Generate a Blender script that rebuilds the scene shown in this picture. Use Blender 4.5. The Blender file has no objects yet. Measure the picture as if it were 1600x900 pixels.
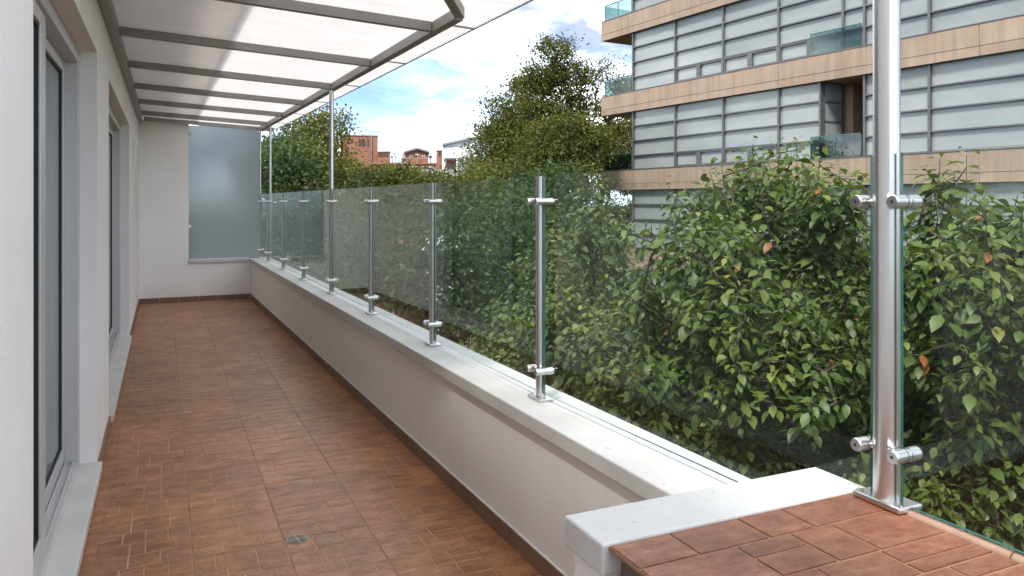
import bpy, bmesh, math, random
import numpy as np
from mathutils import Vector, Matrix
R = math.radians
sc = bpy.context.scene
C = sc.collection

# ------------------------------------------------------------------ camera
F = 1190.0; EYE = 1.5; HY = 315.0; VX = 255.0
TH = math.atan((800 - VX) / F); CT, ST = math.cos(TH), math.sin(TH)
cam = bpy.data.cameras.new('camera'); co = bpy.data.objects.new('camera', cam); C.objects.link(co)
co.location = (0, 0, EYE); co.rotation_euler = (R(90), 0, -TH)
cam.sensor_width = 36; cam.lens = 36 * F / 1600; cam.shift_y = -(450 - HY) / 1600
cam.clip_start = 0.05; cam.clip_end = 3000
sc.camera = co

# ------------------------------------------------------------------ sky
SUN = Vector((-0.50, -0.42, 0.80)).normalized()
w = bpy.data.worlds.new('World'); sc.world = w; w.use_nodes = True
nt = w.node_tree; nt.nodes.clear(); N = nt.nodes.new; L = nt.links.new
out = N('ShaderNodeOutputWorld'); sky = N('ShaderNodeTexSky'); sky.sky_type = 'NISHITA'; sky.sun_disc = False
sky.sun_elevation = math.asin(SUN.z); sky.sun_rotation = math.atan2(SUN.x, SUN.y); sky.altitude = 2500
sky.air_density = 0.55; sky.dust_density = 0.0; sky.ozone_density = 4.0
b1 = N('ShaderNodeBackground'); b1.inputs[1].default_value = 0.05; L(sky.outputs[0], b1.inputs[0])
tc = N('ShaderNodeTexCoord'); sep = N('ShaderNodeSeparateXYZ'); L(tc.outputs['Generated'], sep.inputs[0])
def wm(op, a, b=None, clamp=False):
    n = N('ShaderNodeMath'); n.operation = op; n.use_clamp = clamp
    for i, q in enumerate((a, b)):
        if q is None: continue
        if isinstance(q, (int, float)): n.inputs[i].default_value = q
        else: L(q, n.inputs[i])
    return n.outputs[0]
zz = wm('ADD', wm('MAXIMUM', sep.outputs[2], 0.0), 0.22)
cmb = N('ShaderNodeCombineXYZ'); L(wm('DIVIDE', sep.outputs[0], zz), cmb.inputs[0]); L(wm('DIVIDE', sep.outputs[1], zz), cmb.inputs[1])
mp = N('ShaderNodeMapping'); mp.inputs['Location'].default_value = (19.1615, 2.8025, 0.0); L(cmb.outputs[0], mp.inputs[0])
cn = N('ShaderNodeTexNoise'); cn.inputs['Scale'].default_value = 1.0; cn.inputs['Detail'].default_value = 9; cn.inputs['Roughness'].default_value = 0.58
cn.inputs['Distortion'].default_value = 0.35; L(mp.outputs[0], cn.inputs[0])
cr = N('ShaderNodeMapRange'); cr.inputs[1].default_value = 0.40; cr.inputs[2].default_value = 0.62; cr.inputs[3].default_value = 0.11; L(cn.outputs[0], cr.inputs[0])
cn2 = N('ShaderNodeTexNoise'); cn2.inputs['Scale'].default_value = 2.6; cn2.inputs['Detail'].default_value = 6; L(mp.outputs[0], cn2.inputs[0])
rp = N('ShaderNodeValToRGB'); rp.color_ramp.elements[0].position = 0.38; rp.color_ramp.elements[0].color = (0.115, 0.118, 0.124, 1)
rp.color_ramp.elements[1].position = 0.68; rp.color_ramp.elements[1].color = (1, 1, 1, 1); L(cn2.outputs[0], rp.inputs[0])
b2 = N('ShaderNodeBackground'); b2.inputs[1].default_value = 1.1; L(rp.outputs[0], b2.inputs[0])
mx = N('ShaderNodeMixShader'); L(cr.outputs[0], mx.inputs[0]); L(b1.outputs[0], mx.inputs[1]); L(b2.outputs[0], mx.inputs[2]); L(mx.outputs[0], out.inputs[0])

# ------------------------------------------------------------------ sun (thin cloud, soft) and exposure
sl = bpy.data.lights.new('sun', 'SUN'); sl.energy = 1.0; sl.angle = R(11); sl.color = (1, 0.95, 0.87)
so = bpy.data.objects.new('sun', sl); C.objects.link(so); so.rotation_euler = SUN.to_track_quat('Z', 'Y').to_euler(); so.location = (-20, -20, 40)
vs = sc.view_settings; vs.view_transform = 'Standard'; vs.look = 'None'; vs.exposure = 2.72; vs.gamma = 1
sc.cycles.max_bounces = 8; sc.cycles.transparent_max_bounces = 16; sc.cycles.diffuse_bounces = 5; sc.cycles.glossy_bounces = 4
sc.cycles.transmission_bounces = 8; sc.cycles.caustics_reflective = False; sc.cycles.caustics_refractive = False

# ------------------------------------------------------------------ helpers
def at(px, py, z):
    a = (px - 800) / F
    return Vector(((a * CT + ST) * z, (-a * ST + CT) * z, EYE + (HY - py) * z / F))

def mat(name): 
    m = bpy.data.materials.new(name); m.use_nodes = True
    t = m.node_tree; return m, t, t.nodes['Principled BSDF']
def nn(t, kind, **kw):
    n = t.nodes.new(kind)
    for k, v in kw.items():
        if k in n.inputs: n.inputs[k].default_value = v
        else: setattr(n, k, v)
    return n
def coords(t, obj=False, scale=(1, 1, 1)):
    m = nn(t, 'ShaderNodeMapping'); m.inputs['Scale'].default_value = scale
    if obj: t.links.new(nn(t, 'ShaderNodeTexCoord').outputs['Object'], m.inputs[0])
    else: t.links.new(nn(t, 'ShaderNodeNewGeometry').outputs['Position'], m.inputs[0])
    return m.outputs[0]
def noise(t, co_, scale, detail=5, rough=0.55):
    n = nn(t, 'ShaderNodeTexNoise'); n.inputs['Scale'].default_value = scale; n.inputs['Detail'].default_value = detail
    n.inputs['Roughness'].default_value = rough; t.links.new(co_, n.inputs[0]); return n.outputs[0]
def ramp(t, fac, stops):
    r = nn(t, 'ShaderNodeValToRGB'); e = r.color_ramp.elements
    while len(e) < len(stops): e.new(0.5)
    for q, (p, c) in zip(e, stops): q.position = p; q.color = (*c, 1)
    t.links.new(fac, r.inputs[0]); return r.outputs[0]
def mixc(t, fac, a, b, mode='MIX'):
    m = nn(t, 'ShaderNodeMix', data_type='RGBA', blend_type=mode)
    for s_, q in ((0, fac), (6, a), (7, b)):
        if isinstance(q, (int, float)): m.inputs[s_].default_value = q
        elif isinstance(q, tuple): m.inputs[s_].default_value = (*q, 1)
        else: t.links.new(q, m.inputs[s_])
    return m.outputs[2]
def bump(t, p, h, strength, dist=0.01):
    b = nn(t, 'ShaderNodeBump'); b.inputs['Strength'].default_value = strength; b.inputs['Distance'].default_value = dist
    t.links.new(h, b.inputs['Height']); t.links.new(b.outputs[0], p.inputs['Normal'])
def simple(name, c1, c2=None, scale=4, rough=0.7, metal=0, bmp=0, bscale=60, spec=0.5, stretch=(1, 1, 1), coat=0):
    m, t, p = mat(name); p.inputs['Roughness'].default_value = rough; p.inputs['Metallic'].default_value = metal
    p.inputs['Specular IOR Level'].default_value = spec; p.inputs['Coat Weight'].default_value = coat
    co_ = coords(t, scale=stretch)
    if c2: t.links.new(ramp(t, noise(t, co_, scale, 7), [(0.3, c1), (0.7, c2)]), p.inputs['Base Color'])
    else: p.inputs['Base Color'].default_value = (*c1, 1)
    if bmp: bump(t, p, noise(t, coords(t), bscale, 4), bmp)
    return m

M = {}
def stucco(name, c1, c2, bs=0.35):
    m, t, p = mat(name); g = coords(t); p.inputs['Roughness'].default_value = 0.85; p.inputs['Specular IOR Level'].default_value = 0.25
    big = ramp(t, noise(t, g, 1.7, 8, 0.6), [(0.3, c2), (0.62, c1)])
    st = ramp(t, noise(t, coords(t, scale=(9, 9, 0.7)), 1.0, 5), [(0.22, (0.965, 0.96, 0.95)), (0.48, (1, 1, 1))])
    t.links.new(mixc(t, 1.0, big, st, 'MULTIPLY'), p.inputs['Base Color'])
    bump(t, p, noise(t, g, 130, 5, 0.65), bs, 0.006); return m
M['stucco'] = stucco('white_render', (0.88, 0.88, 0.865), (0.84, 0.84, 0.825))
M['paint'] = stucco('white_masonry_paint', (0.84, 0.84, 0.83), (0.77, 0.77, 0.76), 0.25)
def coping_mat():
    m, t, p = mat('white_coping_paint'); g = coords(t); p.inputs['Roughness'].default_value = 0.7
    big = ramp(t, noise(t, g, 2.5, 8, 0.65), [(0.3, (0.50, 0.50, 0.485)), (0.6, (0.59, 0.59, 0.58))])
    spots = ramp(t, noise(t, g, 34, 4, 0.7), [(0.27, (0.62, 0.6, 0.57)), (0.36, (1, 1, 1))])
    t.links.new(mixc(t, 1.0, big, spots, 'MULTIPLY'), p.inputs['Base Color']); bump(t, p, noise(t, g, 90, 5, 0.6), 0.3, 0.006); return m
M['coping'] = coping_mat()
def tile_mat(name, cols, rough, k=1.0, fine=38):
    m, t, p = mat(name); g = coords(t); oi = nn(t, 'ShaderNodeObjectInfo')
    n1 = ramp(t, noise(t, coords(t, scale=(2.2 * k, 5.5 * k, 3)), 3.0, 10, 0.72), [(0.25, cols[0]), (0.45, cols[1]), (0.6, cols[2]), (0.78, cols[3])])
    sp = ramp(t, noise(t, g, fine, 8, 0.78), [(0.30, (0.55, 0.50, 0.47)), (0.5, (1.0, 0.99, 0.98)), (0.72, (1.22, 1.2, 1.18))])
    c = mixc(t, 1.0, n1, sp, 'MULTIPLY')
    big = ramp(t, noise(t, g, 2.3, 5, 0.6), [(0.32, (0.74, 0.71, 0.68)), (0.5, (1.0, 1.0, 1.0)), (0.7, (1.12, 1.12, 1.12))]); c = mixc(t, 1.0, c, big, 'MULTIPLY')
    tone = ramp(t, oi.outputs['Random'], [(0, (0.86, 0.84, 0.83)), (1, (1.1, 1.08, 1.06))])
    t.links.new(mixc(t, 1.0, c, tone, 'MULTIPLY'), p.inputs['Base Color'])
    rr = nn(t, 'ShaderNodeMapRange'); rr.inputs[3].default_value = rough - 0.1; rr.inputs[4].default_value = rough + 0.16
    t.links.new(noise(t, g, 9, 5), rr.inputs[0]); t.links.new(rr.outputs[0], p.inputs['Roughness'])
    bump(t, p, noise(t, g, 55, 6, 0.65), 0.3, 0.004); return m
TC = [(0.12, 0.048, 0.025), (0.29, 0.125, 0.063), (0.41, 0.195, 0.105), (0.54, 0.31, 0.19)]
M['tile'] = tile_mat('terracotta_ceramic', [(r, g, b * 0.86) for r, g, b in TC], 0.40)
M['tile_new'] = tile_mat('terracotta_ceramic_bright', [(0.09, 0.034, 0.019), (0.20, 0.072, 0.036), (0.27, 0.115, 0.062), (0.48, 0.27, 0.17)], 0.42, 1.5, 34)
M['grout'] = simple('tan_grout', (0.54, 0.36, 0.235), (0.30, 0.16, 0.09), 5, 0.9)
M['grout_dark'] = simple('brown_grout', (0.25, 0.14, 0.085), (0.18, 0.10, 0.06), 5, 0.9)
M['skirt'] = simple('brown_skirting_ceramic', (0.17, 0.10, 0.065), (0.24, 0.15, 0.10), 7, 0.45, bmp=0.1)
M['marble'] = simple('pale_stone', (0.56, 0.56, 0.53), (0.68, 0.68, 0.66), 3, 0.5, bmp=0.05)
M['alu'] = simple('anodised_aluminium', (0.53, 0.535, 0.54), (0.59, 0.595, 0.6), 3, 0.42, metal=0.25, stretch=(1, 1, 0.1))
M['gasket'] = simple('black_rubber', (0.015, 0.015, 0.016), rough=0.6)
M['beam'] = simple('grey_painted_steel', (0.30, 0.293, 0.283), (0.35, 0.34, 0.33), 5, 0.5, bmp=0.04)
def steel():
    m, t, p = mat('brushed_stainless'); p.inputs['Metallic'].default_value = 1.0
    g = coords(t, scale=(1, 1, 1))
    t.links.new(ramp(t, noise(t, coords(t, scale=(160, 160, 3)), 1.0, 3), [(0.3, (0.56, 0.555, 0.55)), (0.7, (0.63, 0.625, 0.62))]), p.inputs['Base Color'])
    rr = nn(t, 'ShaderNodeMapRange'); rr.inputs[3].default_value = 0.26; rr.inputs[4].default_value = 0.33
    t.links.new(noise(t, g, 6, 3), rr.inputs[0]); t.links.new(rr.outputs[0], p.inputs['Roughness']); return m
M['steel'] = steel()
def glass(name, tint, base_r=0.04, haze=0.0, hazecol=(0.6, 0.65, 0.62)):
    m, t, p = mat(name); t.nodes.remove(p); o = t.nodes['Material Output']
    g = nn(t, 'ShaderNodeNewGeometry'); d = nn(t, 'ShaderNodeVectorMath', operation='DOT_PRODUCT')
    t.links.new(g.outputs['Incoming'], d.inputs[0]); t.links.new(g.outputs['Normal'], d.inputs[1])
    def mm(op, a, b=None):
        n = nn(t, 'ShaderNodeMath', operation=op)
        for i, q in enumerate((a, b)):
            if q is None: continue
            if isinstance(q, (int, float)): n.inputs[i].default_value = q
            else: t.links.new(q, n.inputs[i])
        return n.outputs[0]
    fr = mm('ADD', mm('MULTIPLY', mm('POWER', mm('SUBTRACT', 1.0, mm('ABSOLUTE', d.outputs['Value'])), 5.0), 1 - base_r), base_r)
    tr = nn(t, 'ShaderNodeBsdfTransparent'); tr.inputs[0].default_value = (*tint, 1)
    gl = nn(t, 'ShaderNodeBsdfGlossy'); gl.inputs['Roughness'].default_value = 0.0; gl.inputs[0].default_value = (0.95, 1, 0.98, 1)
    body = tr.outputs[0]
    if haze:
        df = nn(t, 'ShaderNodeBsdfDiffuse'); df.inputs[0].default_value = (*hazecol, 1)
        hm = nn(t, 'ShaderNodeMixShader')
        mr = nn(t, 'ShaderNodeMapRange'); mr.inputs[1].default_value = 0.3; mr.inputs[2].default_value = 0.75; mr.inputs[3].default_value = haze * 0.4; mr.inputs[4].default_value = haze * 1.7
        t.links.new(noise(t, coords(t), 3.0, 6, 0.6), mr.inputs[0]); t.links.new(mr.outputs[0], hm.inputs[0])
        t.links.new(tr.outputs[0], hm.inputs[1]); t.links.new(df.outputs[0], hm.inputs[2]); body = hm.outputs[0]
    mx_ = nn(t, 'ShaderNodeMixShader'); t.links.new(fr, mx_.inputs[0]); t.links.new(body, mx_.inputs[1]); t.links.new(gl.outputs[0], mx_.inputs[2])
    t.links.new(mx_.outputs[0], o.inputs[0]); return m
M['glass'] = glass('clear_railing_glass', (0.955, 0.978, 0.966), 0.02, 0.003)
M['glass_green'] = glass('green_balustrade_glass', (0.54, 0.66, 0.66), 0.05)
M['door_glass'] = glass('door_glass', (0.88, 0.92, 0.9), 0.05)
M['edge'] = simple('green_glass_edge', (0.012, 0.075, 0.065), (0.03, 0.13, 0.115), 20, 0.15)
def frosted():
    m, t, p = mat('frosted_glass'); o = t.nodes['Material Output']
    p.inputs['Base Color'].default_value = (0.60, 0.64, 0.65, 1); p.inputs['Roughness'].default_value = 0.42
    tl = nn(t, 'ShaderNodeBsdfTranslucent'); tl.inputs[0].default_value = (0.45, 0.475, 0.48, 1)
    rf = nn(t, 'ShaderNodeBsdfRefraction'); rf.inputs[0].default_value = (0.72, 0.78, 0.79, 1); rf.inputs['Roughness'].default_value = 0.8; rf.inputs['IOR'].default_value = 1.02
    a = nn(t, 'ShaderNodeMixShader'); a.inputs[0].default_value = 0.4; t.links.new(tl.outputs[0], a.inputs[1]); t.links.new(rf.outputs[0], a.inputs[2])
    b = nn(t, 'ShaderNodeMixShader'); b.inputs[0].default_value = 0.22; t.links.new(a.outputs[0], b.inputs[1]); t.links.new(p.outputs[0], b.inputs[2])
    t.links.new(b.outputs[0], o.inputs[0]); return m
M['frost'] = frosted()
def poly():
    m, t, p = mat('opal_polycarbonate'); o = t.nodes['Material Output']; p.inputs['Roughness'].default_value = 0.35
    c = ramp(t, noise(t, coords(t, scale=(1.2, 14, 1)), 2.0, 6, 0.6), [(0.25, (0.62, 0.615, 0.61)), (0.7, (0.705, 0.70, 0.695))])
    t.links.new(c, p.inputs['Base Color'])
    tl = nn(t, 'ShaderNodeBsdfTranslucent'); t.links.new(c, tl.inputs[0])
    a = nn(t, 'ShaderNodeMixShader'); a.inputs[0].default_value = 0.80; t.links.new(p.outputs[0], a.inputs[1]); t.links.new(tl.outputs[0], a.inputs[2])
    t.links.new(a.outputs[0], o.inputs[0]); return m
M['poly'] = poly()
def eave_shadow_mat():  # darker translucent layer standing in for the eave's shadow on the canopy
    m, t, p = mat('eave_shadow_tint'); o = t.nodes['Material Output']; p.inputs['Roughness'].default_value = 0.6
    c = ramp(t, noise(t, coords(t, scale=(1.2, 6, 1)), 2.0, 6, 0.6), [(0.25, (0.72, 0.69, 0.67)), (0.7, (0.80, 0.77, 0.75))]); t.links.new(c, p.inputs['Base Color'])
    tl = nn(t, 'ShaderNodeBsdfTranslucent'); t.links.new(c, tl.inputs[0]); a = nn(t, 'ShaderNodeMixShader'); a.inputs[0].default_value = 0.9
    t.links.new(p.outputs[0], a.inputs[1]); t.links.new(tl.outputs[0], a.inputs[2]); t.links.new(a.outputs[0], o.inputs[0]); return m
M['eave_shadow_sheet'] = eave_shadow_mat()
M['cover'] = simple('grey_cover_board', (0.42, 0.40, 0.385), (0.48, 0.46, 0.44), 3, 0.8)

def tag(o, label=None, cat=None, group=None, kind=None):
    if label: o['label'] = label
    if cat: o['category'] = cat
    if group: o['group'] = group
    if kind: o['kind'] = kind
    return o
def empty(name, loc=(0, 0, 0), rz=0, label=None, cat=None, group=None, kind=None):
    o = bpy.data.objects.new(name, None); C.objects.link(o); o.location = loc; o.rotation_euler = (0, 0, rz); o.empty_display_size = 0.2
    return tag(o, label, cat, group, kind)
class MB:
    def __init__(s): s.v = []; s.f = []; s.m = []
    def quad(s, pts, mi=0):
        n = len(s.v); s.v += [tuple(p) for p in pts]; s.f.append(tuple(range(n, n + len(pts)))); s.m.append(mi); return s
    def box(s, x0, x1, y0, y1, z0, z1, mi=0, mis=None):
        n = len(s.v)
        s.v += [(x, y, z) for z in (z0, z1) for (x, y) in ((x0, y0), (x1, y0), (x1, y1), (x0, y1))]
        fs = [(3, 2, 1, 0), (4, 5, 6, 7), (0, 1, 5, 4), (1, 2, 6, 5), (2, 3, 7, 6), (3, 0, 4, 7)]
        for k, q in enumerate(fs): s.f.append(tuple(n + i for i in q)); s.m.append(mis[k] if mis else mi)
        return s
    def hexa(s, pts, mi=0):
        n = len(s.v); s.v += [tuple(p) for p in pts]
        for q in [(3, 2, 1, 0), (4, 5, 6, 7), (0, 1, 5, 4), (1, 2, 6, 5), (2, 3, 7, 6), (3, 0, 4, 7)]: s.f.append(tuple(n + i for i in q)); s.m.append(mi)
        return s
    def cyl(s, a, b, r0, r1=None, seg=16, mi=0, caps=True):
        a = Vector(a); b = Vector(b); r1 = r0 if r1 is None else r1; d = (b - a).normalized()
        x = d.orthogonal().normalized(); y = d.cross(x); n = len(s.v)
        for p, r in ((a, r0), (b, r1)):
            for i in range(seg):
                q = p + (x * math.cos(2 * math.pi * i / seg) + y * math.sin(2 * math.pi * i / seg)) * r; s.v.append(tuple(q))
        for i in range(seg): j = (i + 1) % seg; s.f.append((n + i, n + j, n + seg + j, n + seg + i)); s.m.append(mi)
        if caps: s.f.append(tuple(n + i for i in reversed(range(seg)))); s.f.append(tuple(n + seg + i for i in range(seg))); s.m += [mi, mi]
        return s
    def mesh(s, name, mats, smooth=False):
        me = bpy.data.meshes.new(name); me.from_pydata(s.v, [], s.f); me.validate()
        for q in (mats if isinstance(mats, (list, tuple)) else [mats]): me.materials.append(q)
        me.polygons.foreach_set('material_index', s.m)
        if smooth: me.polygons.foreach_set('use_smooth', [True] * len(me.polygons))
        me.update(); return me
    def build(s, name, mats, parent=None, bevel=0, smooth=False, loc=None):
        o = link(name, s.mesh(name, mats, smooth), parent)
        if bevel:
            b = o.modifiers.new('bevel', 'BEVEL'); b.width = bevel; b.segments = 2; b.limit_method = 'ANGLE'; b.angle_limit = R(50); b.harden_normals = False
        if smooth: 
            e = o.modifiers.new('split', 'EDGE_SPLIT'); e.split_angle = R(40)
        if loc: o.location = loc
        return o
def link(name, me, parent=None):
    o = bpy.data.objects.new(name, me); C.objects.link(o); o.parent = parent; return o

# ================================================================== ground
GZ = -6.5
M['soil'] = simple('garden_soil', (0.035, 0.03, 0.02), (0.05, 0.07, 0.025), 0.6, 0.95, bmp=0.5, bscale=8)
m_ = MB()
NG = 48
for i in range(NG):
    a0, a1 = 2 * math.pi * i / NG, 2 * math.pi * (i + 1) / NG
    m_.quad([(0, 0, GZ), (1500 * math.cos(a0), 1500 * math.sin(a0), GZ), (1500 * math.cos(a1), 1500 * math.sin(a1), GZ)])
tag(m_.build('ground', M['soil']), 'dark garden ground far below the balcony', kind='structure')
M['asphalt'] = simple('asphalt', (0.045, 0.045, 0.047), (0.06, 0.06, 0.06), 2, 0.9, bmp=0.2)
tag(MB().box(9.6, 14.2, -60, 140, GZ - 0.1, GZ + 0.004).build('road', M['asphalt']), kind='structure')
M['paving'] = simple('concrete_paving', (0.24, 0.235, 0.22), (0.3, 0.29, 0.28), 2, 0.9)
tag(MB().box(14.2, 15.9, -60, 140, GZ - 0.1, GZ + 0.13).build('pavement', M['paving'], bevel=0.015), kind='structure')

# ================================================================== our own building
PU = -0.33                                                          # wall plane
bld = empty('apartment_building', (PU, 5, GZ), 0, 'white rendered apartment wall with recessed grey sliding doors along the left', 'building')
def own(mb, name, mats, **kw):
    mb.v = [(x - PU, y - 5, z - GZ) for x, y, z in mb.v]; return mb.build(name, mats, kw.pop('parent', bld), **kw)
SILL = 0.07; HEAD = 2.32
OPEN = [(2.49, 4.765), (5.74, 9.115)]
def wall_grid(us, vs_, hs, solid):
    m = MB(); u0, u1 = us                                         # u1 = face towards balcony
    for i in range(len(vs_) - 1):
        for j in range(len(hs) - 1):
            if not solid(i, j): continue
            a, b, c, d = vs_[i], vs_[i + 1], hs[j], hs[j + 1]
            m.quad([(u1, a, c), (u1, b, c), (u1, b, d), (u1, a, d)]); m.quad([(u0, b, c), (u0, a, c), (u0, a, d), (u0, b, d)])
            if i == 0 or not solid(i - 1, j): m.quad([(u0, a, c), (u1, a, c), (u1, a, d), (u0, a, d)])
            if i == len(vs_) - 2 or not solid(i + 1, j): m.quad([(u1, b, c), (u0, b, c), (u0, b, d), (u1, b, d)])
            if j == 0 or not solid(i, j - 1): m.quad([(u0, a, c), (u0, b, c), (u1, b, c), (u1, a, c)])
            if j == len(hs) - 2 or not solid(i, j + 1): m.quad([(u1, a, d), (u1, b, d), (u0, b, d), (u0, a, d)])
    return m
vv = [-3, OPEN[0][0], OPEN[0][1], OPEN[1][0], OPEN[1][1], 12.7]
own(wall_grid((PU - 0.26, PU), vv, [GZ - 0.2, SILL - 0.06, HEAD, 3.3], lambda i, j: not (j == 1 and i in (1, 3))), 'wall', M['stucco'])
own(MB().box(PU - 5, PU - 0.26, -3, 12.7, -0.25, 0.0), 'room_floor', M['marble'])
own(MB().box(PU - 5, PU - 0.26, -3, 12.7, 2.55, 2.75), 'room_ceiling', M['paint'])
own(MB().box(PU - 5.2, PU - 5, -3, 12.7, -0.25, 3.3), 'room_wall', M['paint'])
own(MB().box(PU - 5, PU - 0.26, 5.2, 5.34, 0.0, 2.55), 'room_partition', M['paint'])
own(MB().box(PU - 5, PU - 0.26, 12.5, 12.7, -0.25, 3.3), 'side_wall', M['paint'])
own(MB().box(PU - 5, PU - 0.26, -3.2, -3, -0.25, 3.3), 'side_wall', M['paint'])
own(MB().box(PU - 5.2, PU + 0.1, -3.2, 12.8, 3.3, 3.45), 'roof_slab', M['paint'])
own(MB().box(PU + 0.001, PU + 0.012, 10.3, 11.75, 1.24, 2.23), 'wall_panel', M['paint'], bevel=0.004)
for (a, b) in OPEN:
    own(MB().box(PU - 0.16, PU + 0.025, a + 0.002, b - 0.002, SILL - 0.05, SILL), 'sill', M['marble'], bevel=0.004)
    own(MB().box(PU - 0.1, PU + 0.012, a + 0.002, b - 0.002, 0.0, SILL - 0.052), 'sill_riser', M['skirt'])
    d0, d1 = PU - 0.20, PU - 0.085                                  # frame depth
    fr = MB().box(d0, d1, a + .002, a + 0.07, SILL + .002, HEAD - 0.002).box(d0, d1, b - 0.07, b - .002, SILL + .002, HEAD - 0.002)
    fr.box(d0, d1, a + 0.07, b - 0.07, HEAD - 0.07, HEAD - 0.002).box(d0, d1, a + 0.07, b - 0.07, SILL + .002, SILL + 0.03)
    for q in (0.018, 0.055, 0.09): fr.box(d1 - q - 0.008, d1 - q, a + 0.07, b - 0.07, SILL + 0.03, SILL + 0.045)
    fo = own(fr, 'sliding_door', M['alu'], bevel=0.003)
    def sub(mb, name, ma, **kw):
        mb.v = [(x - PU, y - 5, z - GZ) for x, y, z in mb.v]; return mb.build(name, ma, fo, **kw)
    mid = a + (b - a) * 0.46
    z0, z1 = SILL + 0.046, HEAD - 0.072
    for k, (p, q, dd) in enumerate(((a + 0.071, mid + 0.04, d1 - 0.052), (mid - 0.04, b - 0.071, d1 - 0.1))):
        sw0, sw1 = (0.06, 0.13) if k == 0 else (0.13, 0.045)
        sm = MB().box(dd, dd + 0.036, p, p + sw0, z0, z1).box(dd, dd + 0.036, q - sw1, q, z0, z1)
        sm.box(dd, dd + 0.036, p + sw0, q - sw1, z0, z0 + 0.075).box(dd, dd + 0.036, p + sw0, q - sw1, z1 - 0.06, z1)
        sub(sm, 'sash', M['alu'], bevel=0.003)
        gk = MB()
        for (y0, y1, h0, h1) in ((p + sw0, p + sw0 + .012, z0 + .075, z1 - .06), (q - sw1 - .012, q - sw1, z0 + .075, z1 - .06), (p + sw0, q - sw1, z0 + .075, z0 + .085), (p + sw0, q - sw1, z1 - .07, z1 - .06)):
            gk.box(dd + 0.008, dd + 0.028, y0, y1, h0, h1)
        sub(gk, 'gasket', M['gasket'])
        sub(MB().box(dd + 0.015, dd + 0.021, p + sw0 + .006, q - sw1 - .006, z0 + 0.08, z1 - 0.065), 'glass_pane', M['door_glass'])
# curtains inside the rooms
M['curtain'] = simple('pale_curtain', (0.74, 0.76, 0.70), (0.8, 0.81, 0.76), 3, 0.9)
def curtain(y0, y1, label):
    m = MB(); n = 90; u0 = PU - 0.32
    for i in range(n):
        ya, yb = y0 + (y1 - y0) * i / n, y0 + (y1 - y0) * (i + 1) / n
        fa, fb = 0.035 * math.sin(i * 0.8) + 0.02 * math.sin(i * 0.31), 0.035 * math.sin((i + 1) * 0.8) + 0.02 * math.sin((i + 1) * 0.31)
        m.hexa([(u0 + fa - .004, ya, 0.02), (u0 + fa, ya, 0.02), (u0 + fb, yb, 0.02), (u0 + fb - .004, yb, 0.02), (u0 + fa - .004, ya, 2.5), (u0 + fa, ya, 2.5), (u0 + fb, yb, 2.5), (u0 + fb - .004, yb, 2.5)])
    o = m.build('curtain', M['curtain'], smooth=True); tag(o, label, 'curtain')
curtain(3.7, 4.9, 'pale curtain hanging behind the nearer sliding door glass')
curtain(6.6, 9.3, 'pale curtain hanging behind the farther sliding door glass')

# ================================================================== balcony floor and tiles
flo = tag(MB().box(PU - 0.002, 1.62, -1.5, 12.5, -0.25, -0.0022).build('balcony_floor', M['grout_dark']), kind='structure')
rng = random.Random(5)
def split(x0, y0, x1, y1, d):
    w_, h_ = x1 - x0, y1 - y0
    if d == 0 or (w_ < 0.13 and h_ < 0.13) or (d < 2 and rng.random() < 0.3): return [(x0, y0, x1, y1)]
    if (w_ > h_ * 1.1 or (h_ < 0.13)) and w_ > 0.13:
        c = x0 + w_ * rng.choice((0.33, 0.5, 0.67)); return split(x0, y0, c, y1, d - 1) + split(c, y0, x1, y1, d - 1)
    if h_ > 0.12:
        c = y0 + h_ * rng.choice((0.33, 0.5, 0.67)); return split(x0, y0, x1, c, d - 1) + split(x0, c, x1, y1, d - 1)
    return [(x0, y0, x1, y1)]
def tile_mesh(name, S, mats, depth=3, gw=0.0022, gd=0.0016, T=0.0105, seedpieces=None):
    m = MB(); h = S / 2; e = 0.0018
    m.box(-h, h, -h, h, -T, -gd, 1)
    pcs = split(-h, -h, h, h, depth)
    for (x0, y0, x1, y1) in pcs:
        a, b, c, d = x0 + gw, y0 + gw, x1 - gw, y1 - gw
        lo = [(a, b, -gd), (c, b, -gd), (c, d, -gd), (a, d, -gd)]; zt = rng.uniform(-0.0005, 0.0002)
        hi = [(a + e, b + e, zt), (c - e, b + e, zt), (c - e, d - e, zt), (a + e, d - e, zt)]
        m.quad(hi, 0)
        for i in range(4): j = (i + 1) % 4; m.quad([lo[i], lo[j], hi[j], hi[i]], 0)
    return m.mesh(name, mats)
PT = 0.371
TM = [tile_mesh('floor_tile', PT - 0.004, [M['tile'], M['grout']], 4) for _ in range(9)]
def clipped(xa, xb, ya, yb):                                       # cut tile along an edge
    m = MB(); m.box(xa, xb, ya, yb, -0.0105, -0.0006, 0); return m.mesh('cut_tile', [M['tile']])
lines = [-0.256 + PT * i for i in range(5)]
v0 = 2.0
for i in range(4):
    for j in range(-9, 29):
        yc = v0 + PT * (j + 0.5)
        if yc + PT / 2 > 12.46 or yc < 0.3: continue
        o = link('tile', rng.choice(TM), flo); o.location = (lines[i] + PT / 2, yc, rng.uniform(-0.0004, 0.0004)); o.rotation_euler.z = rng.choice((0, 1, 2, 3)) * math.pi / 2
cm = clipped(-0.0362, 0.0362, -PT / 2 + 0.0025, PT / 2 - 0.0025)
cm2 = clipped(-0.10, 0.085, -PT / 2 + 0.0025, PT / 2 - 0.0025)
for j in range(-4, 29):
    yc = v0 + PT * (j + 0.5)
    if yc + PT / 2 > 12.46: continue
    o = link('tile', cm, flo); o.location = (-0.2925, yc, 0)
    o = link('tile', cm2, flo); o.location = (lines[4] + 0.103, yc, 0)
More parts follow.
